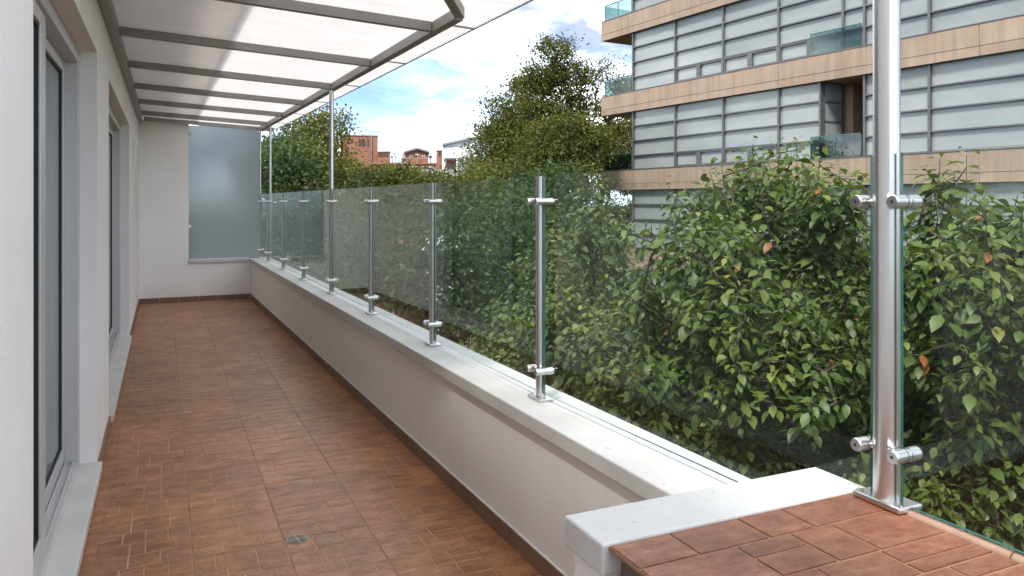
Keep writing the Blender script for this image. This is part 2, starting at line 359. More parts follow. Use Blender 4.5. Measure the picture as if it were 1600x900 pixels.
# floor drain
dr = empty('floor_drain', at(465, 843, F * EYE / (843 - HY)), 0, 'small round metal drain grate set in the brown tile floor', 'drain')
dr.location.z = 0
m = MB(); m.cyl((0, 0, -0.008), (0, 0, 0.0025), 0.046, seg=28); m.build('plate', simple('drain_alloy', (0.30, 0.26, 0.2), (0.4, 0.36, 0.3), 30, 0.4, metal=0.7), dr)
for r_ in (0.016, 0.027, 0.038):
    m = MB(); seg = 28
    for k in range(seg):
        if k % 7 == 0: continue
        a0, a1 = 2 * math.pi * k / seg, 2 * math.pi * (k + 1) / seg
        m.quad([((r_ - .0028) * math.cos(a0), (r_ - .0028) * math.sin(a0), 0.0032), ((r_ + .0028) * math.cos(a0), (r_ + .0028) * math.sin(a0), 0.0032), ((r_ + .0028) * math.cos(a1), (r_ + .0028) * math.sin(a1), 0.0032), ((r_ - .0028) * math.cos(a1), (r_ - .0028) * math.sin(a1), 0.0032)])
    m.build('slot_ring', M['gasket'], dr)
# skirting along the left wall piers (children of the building)
for (a, b) in ((0.5, OPEN[0][0]), (OPEN[0][1], OPEN[1][0]), (OPEN[1][1], 12.44)):
    y = a + 0.004
    while y < b - 0.03:
        e_ = min(y + 0.27, b - 0.003); own(MB().box(PU + 0.001, PU + 0.011, y, e_ - 0.003, 0.0005, 0.072), 'skirting_tile', M['skirt'], bevel=0.0015); y = e_

# ================================================================== parapet (runs a little askew to the house wall)
DEL = 0.0158
par = empty('parapet_wall', (1.56, 0, -0.25), math.atan(DEL), 'low white rendered parapet with flat white coping carrying the glass railing', 'wall')
def pw(mb, name, ma, parent=par, **kw):
    mb.v = [(x, y, z + 0.25) for x, y, z in mb.v]; return mb.build(name, ma, parent, **kw)
PT_H = 0.63
YA, YB = 1.54, 12.44
pw(MB().box(-0.125, 0.15, YA, YB + 0.3, -0.25, PT_H - 0.067), 'wall', M['stucco'])
pw(MB().box(-0.158, 0.068, YA - 0.005, YB - 0.045, PT_H - 0.065, PT_H), 'coping', M['coping'], bevel=0.006)
pw(MB().box(0.0685, 0.172, YA - 0.003, YB + 0.3, PT_H - 0.065, PT_H - 0.012), 'outer_ledge', M['coping'], bevel=0.005)
y = YA + 0.003
while y < YB - 0.05:
    e_ = min(y + 0.185, YB - 0.02); pw(MB().box(-0.136, -0.1255, y, e_ - 0.003, -0.010, 0.075), 'skirting_tile', M['skirt'], bevel=0.0015); y = e_
pw(MB().box(-0.131, -0.1257, YA, YB - 0.02, 0.0752, 0.0795), 'sealant_bead', M['paint'])

# ================================================================== end wall with frosted screen
YE = 12.45
ew = empty('end_wall', (0, YE, -0.01), 0, 'white end wall of the balcony with a low sill under frosted glass', 'wall')
def e_w(mb, name, ma, **kw):
    mb.v = [(x, y - YE, z + 0.01) for x, y, z in mb.v]; return mb.build(name, ma, ew, **kw)
e_w(MB().box(PU + 0.0015, 0.35, YE, YE + 0.2, -0.01, 2.708), 'wall', M['stucco'])
e_w(MB().box(0.3502, 1.238, YE, YE + 0.2, -0.01, PT_H - 0.055), 'half_wall', M['stucco'])
e_w(MB().box(0.345, 1.222, YE - 0.04, YE + 0.21, PT_H - 0.053, PT_H - 0.003), 'sill', M['coping'], bevel=0.006)
x = PU + 0.012
while x < 1.2:
    q = min(x + 0.27, 1.226); e_w(MB().box(x, q - 0.003, YE - 0.011, YE - 0.0005, -0.0095, 0.072), 'skirting_tile', M['skirt'], bevel=0.0015); x = q
fs_ = empty('frosted_screen', (0.85, YE + 0.06, PT_H), 0, 'tall frosted glass privacy screen standing on the sill at the far end', 'glass screen')
def f_s(mb, name, ma, **kw):
    mb.v = [(x - 0.85, y - YE - 0.06, z - PT_H) for x, y, z in mb.v]; return mb.build(name, ma, fs_, **kw)
f_s(MB().box(0.351, 1.37, YE + 0.055, YE + 0.065, PT_H, 2.655), 'glass_pane', M['frost'])
f_s(MB().cyl((1.385, YE + 0.06, PT_H), (1.385, YE + 0.06, 2.60), 0.014), 'edge_post', M['steel'], smooth=True)
for h in (1.1, 2.5): f_s(MB().box(0.352, 0.385, YE + 0.045, YE + 0.075, h, h + 0.05), 'clip', M['steel'], bevel=0.003)

# ================================================================== raised tiled block in the near corner
BH = 0.775
blk = empty('tiled_corner_block', (1.2, 1.0, -0.25), 0, 'raised block in the near corner, tiled terracotta on top with a white edge', 'ledge')
def bk(mb, name, ma, **kw):
    mb.v = [(x - 1.2, y - 1.0, z + 0.25) for x, y, z in mb.v]; return mb.build(name, ma, blk, **kw)
bk(MB().box(0.862, 1.585, 1.40, 1.535, -0.25, BH - 0.072), 'wall', M['stucco'])
bk(MB().box(0.90, 1.585, -0.6, 1.399, -0.25, BH - 0.0125), 'core', M['grout_dark'])
bk(MB().box(0.843, 1.625, 1.382, 1.552, BH - 0.07, BH), 'coping', M['coping'], bevel=0.006)
riser = simple('dark_brown_riser_tile', (0.09, 0.06, 0.042), (0.15, 0.105, 0.075), 9, 0.5, stretch=(1, 1, 5))
for k in range(6):
    y1 = 1.378 - k * 0.32; bk(MB().box(0.886, 0.8985, y1 - 0.317, y1, 0.0, BH - 0.014), 'riser_tile', riser, bevel=0.002)
# top tiles: hand-laid pieces of different sizes
rng2 = random.Random(11)
TX0, TX1 = 0.856, 1.572
rows = [(1.379, 1.265), (1.265, 1.125), (1.125, 1.02), (1.02, 0.89), (0.89, 0.77), (0.77, 0.62), (0.62, 0.46), (0.46, 0.3), (0.3, 0.0)]
for r_, (ya, yb) in enumerate(rows):
    cuts = [TX0]
    base_ = [0.17, 0.36, 0.0] if r_ % 2 else [0.25, 0.43, 0.0]
    xq = TX0
    seq = {0: (0.15, 0.19, 0.13, 0.246), 1: (0.24, 0.15, 0.12, 0.206), 2: (0.10, 0.22, 0.18, 0.216), 3: (0.20, 0.14, 0.226, 0.15)}.get(r_ % 4)
    for wd in seq:
        x0, x1 = xq, xq + wd; xq = x1
        parts_ = [(x0, ya, x1, yb)]
        if rng2.random() < 0.12:
            yc = yb + (ya - yb) * rng2.choice((0.42, 0.58)); parts_ = [(x0, ya, x1, yc), (x0, yc, x1, yb)]
        for (p0, q0, p1, q1) in parts_:
            g_ = 0.002; e = 0.002; zt = BH - 0.002 + rng2.uniform(-0.0008, 0.0008)
            a, b, c, d = p0 + g_, q1 + g_, p1 - g_, q0 - g_
            mb = MB(); lo = [(a, b, BH - 0.0115), (c, b, BH - 0.0115), (c, d, BH - 0.0115), (a, d, BH - 0.0115)]
            hi = [(a + e, b + e, zt), (c - e, b + e, zt), (c - e, d - e, zt), (a + e, d - e, zt)]
            mb.quad(hi)
            for i in range(4): j = (i + 1) % 4; mb.quad([lo[i], lo[j], hi[j], hi[i]])
            bk(mb, 'tile', M['tile_new'])
bk(MB().box(TX0 + 0.001, TX1, -0.6, 1.3795, BH - 0.0124, BH - 0.0048), 'grout_bed', simple('light_grout', (0.36, 0.22, 0.14), (0.24, 0.135, 0.08), 9, 0.9))
trim = MB()
for k in range(5):
    y1 = 1.379 - k * 0.39; trim = MB().cyl((1.587, y1 - 0.386, BH - 0.008), (1.587, y1, BH - 0.008), 0.0145, seg=14); bk(trim, 'edge_trim', simple('trim_ceramic_%d' % k, (0.30, 0.19, 0.135), (0.4, 0.27, 0.2), 25, 0.4), smooth=True)

# ================================================================== glass railing
rail = empty('glass_railing', (1.5, 6, PT_H), 0, 'clear frameless glass railing clamped between brushed steel posts on the parapet', 'railing')
def lineu(v): return 1.56 - DEL * v
def rl(mb, name, ma, parent=rail, **kw):
    mb.v = [(x - 1.5, y - 6, z - PT_H) for x, y, z in mb.v]; return mb.build(name, ma, parent, **kw)
def post(u, v, zb, zt, r, near=False):
    k = r / 0.0215
    sg = 28 if near else 18
    po = rl(MB().cyl((u, v, zb + 0.012), (u, v, zt), r, seg=sg), 'post', M['steel'], smooth=True)
    bx_ = MB(); hl, hw = 0.058 * (1.15 if near else 1), 0.036 * (1.1 if near else 1)
    bx_.box(u - hw, u + hw, v - hl, v + hl, zb, zb + 0.014)
    rl(bx_, 'base_plate', M['steel'], po, bevel=0.004)
    for yb in (-0.8, 0.8): rl(MB().cyl((u - hw * 0.55, v + hl * yb, zb + 0.012), (u - hw * 0.55, v + hl * yb, zb + 0.018), 0.006, seg=6), 'bolt', M['steel'], po)
    for h in (1.5, zb + 0.13):
        for sgn in (-1, 1):
            yc = v + sgn * (r + 0.021)
            cl = MB(); rc = 0.0155 if not near else 0.0165
            x0, x1 = u - 0.046, u + 0.042
            cl.cyl((x0, yc, h), (x0 + 0.006, yc, h), rc * 0.86, rc, seg=18); cl.cyl((x0 + 0.006, yc, h), (u - 0.007, yc, h), rc, seg=18)
            cl.cyl((u - 0.007, yc, h), (u + 0.007, yc, h), rc * 0.9, seg=18); cl.cyl((u + 0.007, yc, h), (x1 - 0.006, yc, h), rc, seg=18); cl.cyl((x1 - 0.006, yc, h), (x1, yc, h), rc, rc * 0.8, seg=18)
            co_ = rl(cl, 'clamp', M['steel'], po, smooth=True)
            rl(MB().cyl((u - 0.004, v + sgn * (r - 0.004), h), (u - 0.004, yc - sgn * rc * 0.8, h), 0.009, seg=10), 'clamp_stem', M['steel'], po, smooth=True)
            if v < 5.9: rl(MB().cyl((x0 - 0.0006, yc, h), (x0 + 0.003, yc, h), 0.0042, seg=6), 'clamp_screw', M['gasket'], po)
            if near: rl(MB().cyl((u - 0.009, yc, h), (u - 0.0071, yc, h), rc * 1.02, seg=18), 'clamp_gasket', M['gasket'], po)
        if near:
            a_ = R(-130); rl(MB().cyl((u + math.cos(a_) * (r - .004), v + math.sin(a_) * (r - .004), h), (u + math.cos(a_) * (r + .004), v + math.sin(a_) * (r + .004), h), 0.008, seg=14), 'screw_cap', M['steel'], po, smooth=True)
    return po
PV = [3.0, 4.41, 5.82, 7.25, 8.68, 10.1, 11.5, 12.3]
NP = (1.585, 1.293)
post(*NP, BH, 2.545, 0.0305, True)
for v in PV: post(lineu(v), v, PT_H, 2.55 if v == 7.25 else 1.612, 0.0215)
def pane(p, q, zp, zq, zt=1.615, notch=0):
    """vertical sheet of 10 mm glass from plan point p to q, lower edge zp .. zq"""
    p = Vector((*p, 0)); q = Vector((*q, 0)); d = (q - p).normalized(); n = Vector((d.y, -d.x, 0)) * 0.005
    m = MB(); c = [p - n, p + n, q + n, q - n]; lo = [zp, zp, zq, zq]
    m.hexa([(k.x, k.y, z) for k, z in zip(c, lo)] + [(k.x, k.y, zt) for k in c])
    m.m = [1, 1, 1, 0, 1, 0]
    if notch:                                                        # the lower edge steps up over the tiled block
        g = p + d * notch; m = MB(); pr = [(p, zp), (g, zp), (g, zq), (q, zq), (q, zt), (p, zt)]
        m.quad([(k - n).to_tuple()[:2] + (z,) for k, z in pr][::-1], 0); m.quad([(k + n).to_tuple()[:2] + (z,) for k, z in pr], 0)
        for i in range(6):
            (a_, za_), (b_, zb2) = pr[i], pr[(i + 1) % 6]; m.quad([(a_.x - n.x, a_.y - n.y, za_), (b_.x - n.x, b_.y - n.y, zb2), (b_.x + n.x, b_.y + n.y, zb2), (a_.x + n.x, a_.y + n.y, za_)], 0 if i < 2 else 1)
    rl(m, 'glass_panel', [M['glass'], M['edge']])
allp = [(*NP, 0.0305)] + [(lineu(v), v, 0.0215) for v in PV]
pane((NP[0], NP[1] - 0.042), (1.60, -0.75), BH + 0.012, BH + 0.012)
for k in range(len(allp) - 1):
    (u0, a, r0), (u1, b, r1) = allp[k], allp[k + 1]
    g0, g1 = r0 + 0.010, r1 + 0.008
    t0, t1 = g0 / (b - a), 1 - g1 / (b - a)
    pane((u0 + (u1 - u0) * t0, a + (b - a) * t0), (u0 + (u1 - u0) * t1, a + (b - a) * t1), BH + 0.012 if k == 0 else PT_H + 0.03, PT_H + 0.03, notch=0.245 if k == 0 else 0)

# ================================================================== canopy
can = empty('canopy_roof', (0.6, 7, 2.5), 0, 'translucent white sheet canopy on a grey steel frame above the balcony', 'canopy')
def cn_(mb, name, ma, **kw):
    mb.v = [(x - 0.6, y - 7, z - 2.5) for x, y, z in mb.v]; return mb.build(name, ma, can, **kw)
def HB(u, v): return 2.495 + 0.0085 * v + 0.05 * (1.45 - u)           # underside of the beams
BT = 0.058
def bar(p, q, wd, ht, name, drop=0.0, top=BT, mt='beam'):
    p = Vector((*p, 0)); q = Vector((*q, 0)); d = (q - p).normalized(); n = Vector((d.y, -d.x, 0)) * wd / 2
    c = [p - n, p + n, q + n, q - n]
    return cn_(MB().hexa([(k.x, k.y, HB(k.x, k.y) - drop) for k in c] + [(k.x, k.y, HB(k.x, k.y) + top) for k in c]), name, M[mt], bevel=0.003)
def eu(v): return lineu(v) + 0.015
bar((PU + 0.03, 2.8), (PU + 0.03, 12.44), 0.058, 0.08, 'wall_beam', 0.02)
bar((eu(4.02), 4.02), (eu(12.42), 12.42), 0.055, 0.08, 'edge_beam', 0.004)
bar((eu(4.0) - 0.008, 3.985), (0.86, 2.85), 0.055, 0.08, 'diagonal_beam', 0.004)
bar((PU + 0.062, 2.83), (0.85, 2.83), 0.055, 0.08, 'front_beam', 0.004)
BV = [4.41, 5.82, 7.25, 8.68, 10.1, 11.5]
for v in BV: bar((PU + 0.062, v), (eu(v) - 0.03, v), 0.045, 0.07, 'cross_beam')
bar((PU + 0.062, 12.40), (eu(12.4) - 0.03, 12.40), 0.045, 0.07, 'cross_beam')
bar((eu(12.4) + 0.03, 12.40), (lineu(12.4) + 0.22, 12.40), 0.045, 0.07, 'cross_beam')
OUT = 0.27
SV = [2.8] + BV + [12.5]
for k in range(len(SV) - 1):
    a, b = SV[k] + 0.004, SV[k + 1] - 0.004
    c = [(PU + 0.004, a), (lineu(a) + OUT, a), (lineu(b) + OUT, b), (PU + 0.004, b)]
    cn_(MB().hexa([(x, y, HB(x, y) + BT + 0.003) for x, y in c] + [(x, y, HB(x, y) + BT + 0.011) for x, y in c]), 'roof_sheet', M['poly'])
    tb = 0.02
    c = [(lineu(a) + OUT + 0.001, a), (lineu(a) + OUT + 0.012, a), (lineu(b) + OUT + 0.012, b), (lineu(b) + OUT + 0.001, b)]
    cn_(MB().hexa([(x, y, HB(x, y) + BT - 0.001) for x, y in c] + [(x, y, HB(x, y) + BT + 0.014) for x, y in c]), 'edge_strip', M['alu'])
    if k: 
        cn_(MB().hexa([(x, y, HB(x, y) + BT - 0.002 + z) for z in (0, 0.018) for x, y in ((eu(a) + 0.03, SV[k] - 0.012), (lineu(a) + OUT, SV[k] - 0.012), (lineu(a) + OUT, SV[k] + 0.012), (eu(a) + 0.03, SV[k] + 0.012))]), 'joint_strip', M['cover'])
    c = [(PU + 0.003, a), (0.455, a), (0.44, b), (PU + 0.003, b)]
    cn_(MB().hexa([(x, y, HB(x, y) + BT + 0.016) for x, y in c] + [(x, y, HB(x, y) + BT + 0.06) for x, y in c]), 'eave_shadow_sheet', M['eave_shadow_sheet'])  # added sheet over the wall side, its edge drawn as the eave's shadow line
pv = 12.22; pu = lineu(pv) + 0.135
cn_(MB().cyl((pu, pv, PT_H - 0.012), (pu, pv, HB(pu, pv) + BT + 0.002), 0.019, seg=16), 'support_post', M['steel'], smooth=True)

# ================================================================== building across the street
fb = empty('facade_building', (16.14, 26.48, GZ), math.atan2(-0.9951, 0.0988), 'beige stone banded apartment block with long glazed storeys across the street', 'building')
def fbm(name, mb, ma, parent=fb, **kw):
    mb.v = [(x, y, z - GZ) for x, y, z in mb.v]; return mb.build(name, ma, parent, **kw)
def stone():
    m, t, p = mat('beige_stone_cladding'); g = coords(t); p.inputs['Roughness'].default_value = 0.8
    oi = nn(t, 'ShaderNodeObjectInfo')
    a = ramp(t, noise(t, g, 1.3, 8, 0.6), [(0.3, (0.225, 0.165, 0.121)), (0.7, (0.285, 0.215, 0.163))])
    st = ramp(t, noise(t, coords(t, scale=(3, 3, 0.25)), 1.6, 6, 0.6), [(0.3, (0.80, 0.77, 0.74)), (0.55, (1.03, 1.03, 1.02))])
    tone = ramp(t, oi.outputs['Random'], [(0, (0.94, 0.93, 0.92)), (1, (1.05, 1.05, 1.04))])
    t.links.new(mixc(t, 1, mixc(t, 1, a, st, 'MULTIPLY'), tone, 'MULTIPLY'), p.inputs['Base Color']); return m
M['stone'] = stone()
M['fcore'] = simple('building_core', (0.27, 0.175, 0.12), (0.33, 0.22, 0.155), 1, 0.85)
M['soffit'] = simple('soffit_plaster', (0.26, 0.19, 0.14), (0.3, 0.225, 0.165), 1, 0.9)
M['mull'] = simple('bronze_mullion', (0.085, 0.085, 0.088), (0.12, 0.12, 0.122), 2, 0.4, metal=0.3)
def blindglass():
    m, t, p = mat('glazing_over_white_blinds'); oi = nn(t, 'ShaderNodeObjectInfo')
    a = ramp(t, noise(t, coords(t, scale=(0.5, 0.5, 1.5)), 1.1, 5), [(0.3, (0.185, 0.208, 0.203)), (0.7, (0.245, 0.266, 0.26))])
    tone = ramp(t, oi.outputs['Random'], [(0, (0.88, 0.9, 0.9)), (1, (1.05, 1.04, 1.04))])
    t.links.new(mixc(t, 1, a, tone, 'MULTIPLY'), p.inputs['Base Color']); p.inputs['Roughness'].default_value = 0.6
    p.inputs['Coat Weight'].default_value = 0.55; p.inputs['Coat Roughness'].default_value = 0.02; p.inputs['Coat IOR'].default_value = 1.5
    bump(t, p, noise(t, coords(t), 0.8, 2), 0.03, 0.05); return m
M['blind'] = blindglass()
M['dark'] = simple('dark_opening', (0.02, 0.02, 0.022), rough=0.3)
SEND = 30.0
ST0 = [-1.05 - 3, -1.05, 1.95, 4.95, 7.97, 10.97, ]                # underside of each stone band
BHH = 0.79
for k, zb in enumerate(ST0):
    fbm('floor_slab', MB().box(0.012, SEND, 0.02, 11, zb + 0.02, zb + BHH - 0.03), M['soffit'])
    s = 0.0; jj = 0
    while s < SEND - 0.1:
        e_ = min(s + 2.95, SEND)
        fbm('stone_panel', MB().box(s + 0.005, e_ - 0.005, -0.02, 0.018, zb + 0.005, zb + 0.235), M['stone'], bevel=0.004)
        off = 0.0
        fbm('stone_panel', MB().box(s + 0.005, e_ - 0.005, -0.02, 0.018, zb + 0.247, zb + BHH - 0.028), M['stone'], bevel=0.004)
        s = e_; jj += 1
    fbm('band_cap', MB().box(-0.0, SEND, -0.035, 0.4, zb + BHH - 0.026, zb + BHH), M['mull'])
    fbm('end_panel', MB().box(-0.03, 0.01, -0.02, 1.9, zb + 0.005, zb + BHH - 0.028), M['stone'])
fbm('ground_wall', MB().box(0.8, SEND, 0.5, 11, GZ - 0.1, ST0[0] + 0.02), M['fcore'])
for k in range(len(ST0) - 1):
    z0, z1 = ST0[k] + BHH, ST0[k + 1] + 0.02
    recess = k in (0, 2, 4)
    fbm('core_wall', MB().box(1.95, 9.0 if recess else SEND - 0.3, 0.75, 10.5, z0 - 0.03, z1), M['fcore'])
    if recess:
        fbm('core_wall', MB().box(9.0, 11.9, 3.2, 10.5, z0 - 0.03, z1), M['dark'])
        fbm('core_wall', MB().box(11.9, SEND - 0.3, 0.75, 10.5, z0 - 0.03, z1), M['fcore'])
        fbm('column', MB().box(10.05, 10.45, 1.3, 1.75, z0 - 0.03, z1), M['fcore'])
    fbm('column', MB().box(0.75, 1.25, 1.6, 2.1, z0 - 0.03, z1), M['fcore'])
    fbm('core_wall', MB().box(0.3, 1.95, 4.0, 10.5, z0 - 0.03, z1), M['fcore'])
    zs = [z0 + (z1 - z0) * q for q in (0, 0.235, 0.49, 0.745, 1.0)]
    if recess: bays = [(1.81, 4.16, 1), (4.16, 6.47, 2), (6.47, 8.75, 2), (8.75, 10.24, 1), (11.66, 13.47, 1)]
    else: bays = [(1.81, 4.16, 1), (4.16, 6.47, 2), (6.47, 8.75, 2), (8.75, 10.99, 2), (10.99, 11.66, 1), (11.66, 13.47, 1)]
    s = 13.47
    while s < SEND - 0.5: bays.append((s, min(s + 2.6, SEND - 0.3), 1)); s += 2.6
    for (a, b, nsub) in bays:
        fm = MB(); t_ = 0.032
        fm.box(a - t_, a + t_, 0.30, 0.46, z0, z1); fm.box(b - t_ + 0.002, b + t_ - 0.002, 0.302, 0.458, z0 + .001, z1 - .001)
        for q, zq in enumerate(zs):
            tt = 0.02; fm.box(a + t_, b - t_, 0.305, 0.455, max(z0, zq - tt), min(z1, zq + tt))
        if nsub == 2:
            c = (a + b) / 2
            fm.box(c - 0.05, c + 0.05, 0.315, 0.45, zs[0] + 0.02, zs[1] - 0.02)
            for (p, q) in ((a + t_, c - 0.05), (c + 0.05, b - t_)):
                fm.box(p, p + 0.045, 0.32, 0.445, zs[0] + 0.02, zs[1] - 0.02); fm.box(q - 0.045, q, 0.32, 0.445, zs[0] + 0.02, zs[1] - 0.02)
                fm.box(p + 0.045, q - 0.045, 0.32, 0.445, zs[0] + 0.02, zs[0] + 0.07); fm.box(p + 0.045, q - 0.045, 0.32, 0.445, zs[1] - 0.07, zs[1] - 0.02)
        wo = fbm('window', fm, M['mull']); wo.location.y = -0.22
        for r_ in range(4):
            cols_ = [(a + t_, b - t_)] if (r_ or nsub == 1) else [(a + t_ + .045, (a + b) / 2 - 0.095), ((a + b) / 2 + 0.095, b - t_ - .045)]
            for (p, q) in cols_: fbm('pane', MB().box(p, q, 0.39, 0.42, zs[r_] + 0.02, zs[r_ + 1] - 0.02), M['blind'], wo)
    if recess:                                                       # glazed return into the loggia
        fm = MB()
        for yy in (0.46, 1.26): fm.box(10.21, 10.27, yy, yy + 0.05, z0, z1)
        for zq in zs[1:]: fm.box(10.215, 10.265, 0.51, 1.26, zq - 0.03, min(z1, zq + 0.02))
        wo = fbm('window', fm, M['mull']); wo.location.y = -0.22
        for r_ in range(4): fbm('pane', MB().box(10.235, 10.25, 0.51, 1.26, zs[r_] + 0.02, zs[r_ + 1] - 0.03), M['blind'], wo)
    # balustrades
    def bal(a, b, y):
        g_ = fbm('balustrade', MB().box(a, b, y - 0.008, y + 0.008, z0 + 0.01, z0 + 0.62), M['glass_green'])
        fbm('hand_rail', MB().box(a, b, y - 0.02, y + 0.02, z0 + 0.621, z0 + 0.645), M['edge'], g_)
        for q in np.arange(a, b + 0.01, (b - a) / 2): fbm('upright', MB().box(q - 0.012, q + 0.012, y + 0.012, y + 0.035, z0, z0 + 0.60), M['mull'], g_)
    bal(0.06, 1.74, 0.08)
    g_ = fbm('balustrade', MB().box(0.05, 0.066, 0.1, 1.9, z0 + 0.01, z0 + 0.62), M['glass_green'])
    bal(9.95, 11.58, 0.06)
for k, (a, b) in enumerate(((0.35, 0.75), (0.80, 1.20), (1.25, 1.65))):   # planters on a balcony opposite
    mtx = fb.matrix_basis if False else Matrix.Translation(fb.location) @ Matrix.Rotation(fb.rotation_euler.z, 4, 'Z')
    pl = empty('planter', mtx @ Vector(((a + b) / 2, 0.45, 5.74 - GZ)), fb.rotation_euler.z, ['terracotta planter box farthest left on the balcony across the street', 'middle terracotta planter box on the balcony across the street', 'terracotta planter box nearest the glazing on the balcony across the street'][k], 'planter', 'planters on the balcony opposite')
    wd = (b - a) / 2
    MB().hexa([(-wd * .85, -.13, 0), (wd * .85, -.13, 0), (wd * .85, .13, 0), (-wd * .85, .13, 0), (-wd, -.16, .3), (wd, -.16, .3), (wd, .16, .3), (-wd, .16, .3)]).build('pot', simple('terracotta_pot_%d' % k, (0.3, 0.09, 0.055), (0.36, 0.12, 0.07), 6, 0.8), pl, bevel=0.01)
    lm = MB(); rr_ = random.Random(k)
    for q in range(130):
        x, y = rr_.uniform(-wd, wd), rr_.uniform(-.15, .15); z = rr_.uniform(0.3, 0.62); d = Vector((rr_.uniform(-1, 1), rr_.uniform(-1, 1), rr_.uniform(0, 1))).normalized() * 0.1; n = d.orthogonal().normalized() * 0.03
        p = Vector((x, y, z)); lm.quad([p, p + d * .5 + n, p + d, p + d * .5 - n])
    lm.build('foliage', simple('planter_leaf_%d' % k, (0.05, 0.10, 0.03), (0.09, 0.15, 0.05), 10, 0.6), pl)

# ================================================================== far buildings on the skyline
def brick(name, c1, c2):
    m, t, p = mat(name); b = nn(t, 'ShaderNodeTexBrick'); b.inputs['Scale'].default_value = 2.0; b.inputs['Color1'].default_value = (*c1, 1); b.inputs['Color2'].default_value = (*c2, 1)
    b.inputs['Mortar'].default_value = (c1[0] * .8, c1[1] * .9, c1[2] * 1.0, 1); t.links.new(coords(t, True), b.inputs[0])
    n = ramp(t, noise(t, coords(t), 0.7, 6), [(0.3, (0.85, 0.83, 0.8)), (0.7, (1.05, 1.05, 1.05))])
    t.links.new(mixc(t, 1, b.outputs[0], n, 'MULTIPLY'), p.inputs['Base Color']); p.inputs['Roughness'].default_value = 0.9; return m
M['brick'] = brick('orange_brick', (0.29, 0.115, 0.066), (0.34, 0.145, 0.088))
M['concrete'] = simple('grey_concrete', (0.28, 0.27, 0.255), (0.36, 0.345, 0.33), 0.8, 0.9)
M['offwhite'] = simple('offwhite_plaster', (0.62, 0.64, 0.67), (0.7, 0.71, 0.73), 0.5, 0.8)
M['greyroof'] = simple('grey_roof_sheet', (0.13, 0.135, 0.14), (0.18, 0.185, 0.19), 0.6, 0.6)
M['roofred'] = simple('clay_roof', (0.22, 0.095, 0.066), (0.28, 0.13, 0.09), 1, 0.85)
M['fglass'] = simple('dark_window_glass', (0.03, 0.035, 0.04), rough=0.08)
YAW = -TH
def far(name, px0, px1, z, label, cat, rz=0.0):
    c = at((px0 + px1) / 2, HY, z); o = empty(name, (c.x, c.y, GZ), -TH + rz + math.atan((800 - (px0 + px1) / 2) / F), label, cat); o['_z'] = z; o['_c'] = (px0 + px1) / 2
    return o
def fpx(o, x): return (x - o['_c']) * o['_z'] / F
def fpy(o, y): return EYE + (HY - y) * o['_z'] / F - GZ
def fbx(o, name, x0, x1, y0, y1, d0, d1, ma, parent=None, bottom=None, **kw):
    return MB().box(fpx(o, x0), fpx(o, x1), d0, d1, (0 if y1 is None else fpy(o, y1)), fpy(o, y0), 0).build(name, M[ma], parent or o, **kw)
def win(o, x0, x1, y0, y1, dep=0.0):
    q = fbx(o, 'window', x0, x1, y0, y1, dep - 0.06, dep - 0.01, 'offwhite'); m_ = 0.15 * (x1 - x0)
    fbx(o, 'pane', x0 + m_, x1 - m_, y0 + m_, y1 - m_, dep - 0.09, dep - 0.061, 'fglass', q)
# brick tower with the number 101
tw = far('brick_tower', 534, 590, 90, 'orange brick tower with dark figures 101 behind the trees', 'building', R(2))
fbx(tw, 'wall', 533, 590, 212.5, None, 0, 6, 'brick'); fbx(tw, 'parapet_cap', 532.5, 590.5, 211, 212.4, -0.08, 6.08, 'greyroof')
fbx(tw, 'downpipe', 579, 580.6, 212.6, 262, -0.16, -0.01, 'greyroof')
fbx(tw, 'mast', 579.5, 580.1, 189, 211, 0.3, 0.36, 'greyroof')
for ch, x in (('1', 558.6), ('0', 564.3), ('1', 571.4)):
    cu = bpy.data.curves.new('digit', 'FONT'); cu.body = ch; cu.size = 1.22; cu.extrude = 0.05; cu.offset = 0.02
    tmp = bpy.data.objects.new('tmp', cu); C.objects.link(tmp); bpy.context.view_layer.update(); dg = bpy.context.evaluated_depsgraph_get(); me = bpy.data.meshes.new_from_object(tmp.evaluated_get(dg)); bpy.data.objects.remove(tmp)
    me.materials.clear(); me.materials.append(M['dark']); q = link('digit', me, tw); q.scale = (0.78, 1, 1); q.rotation_euler = (R(90), 0, 0); q.location = (fpx(tw, x), -0.062, fpy(tw, 228))
lb = far('brick_block', 590, 609.5, 88, 'low orange brick block with narrow dark slots beside the tower', 'building')
fbx(lb, 'wall', 590.5, 609.5, 238, None, 0, 6, 'brick'); fbx(lb, 'parapet_cap', 590.2, 610, 236.3, 237.9, -0.1, 6.1, 'roofred')
for q in range(6): fbx(lb, 'slot', 591.5 + q * 2.7, 593.1 + q * 2.7, 239.5, 245, -0.05, -0.01, 'dark')
lw = far('brick_terrace', 583, 690, 82, 'long low brick building with a red coping above the hedge', 'building')
fbx(lw, 'wall', 583, 686, 256.5, None, 0, 4, 'brick'); fbx(lw, 'coping', 582.5, 686.5, 254, 256.4, -0.15, 4.1, 'roofred')
for q in range(7): win(lw, 592 + q * 13, 599 + q * 13, 260, 266)
for q in range(12): fbx(lw, 'rail_post', 608 + q * 6.2, 608.6 + q * 6.2, 245, 253.9, 3.0, 3.05, 'greyroof')
fbx(lw, 'guard_rail', 607, 678, 244.4, 245, 3.0, 3.05, 'greyroof')
for x in (612, 617.5): fbx(lw, 'flue', x, x + 1.6, 243.5, 253.9, 1.5, 1.7, 'greyroof'); fbx(lw, 'flue_cap', x - .7, x + 2.3, 242.2, 243.4, 1.4, 1.8, 'greyroof')
gh = far('gabled_house', 632, 670, 96, 'brick house with a shallow grey gable roof on the skyline', 'house')
fbx(gh, 'wall', 634, 669, 239.5, None, 0, 8, 'brick'); fbx(gh, 'side_block', 628.5, 633.8, 237, None, 1, 6, 'concrete')
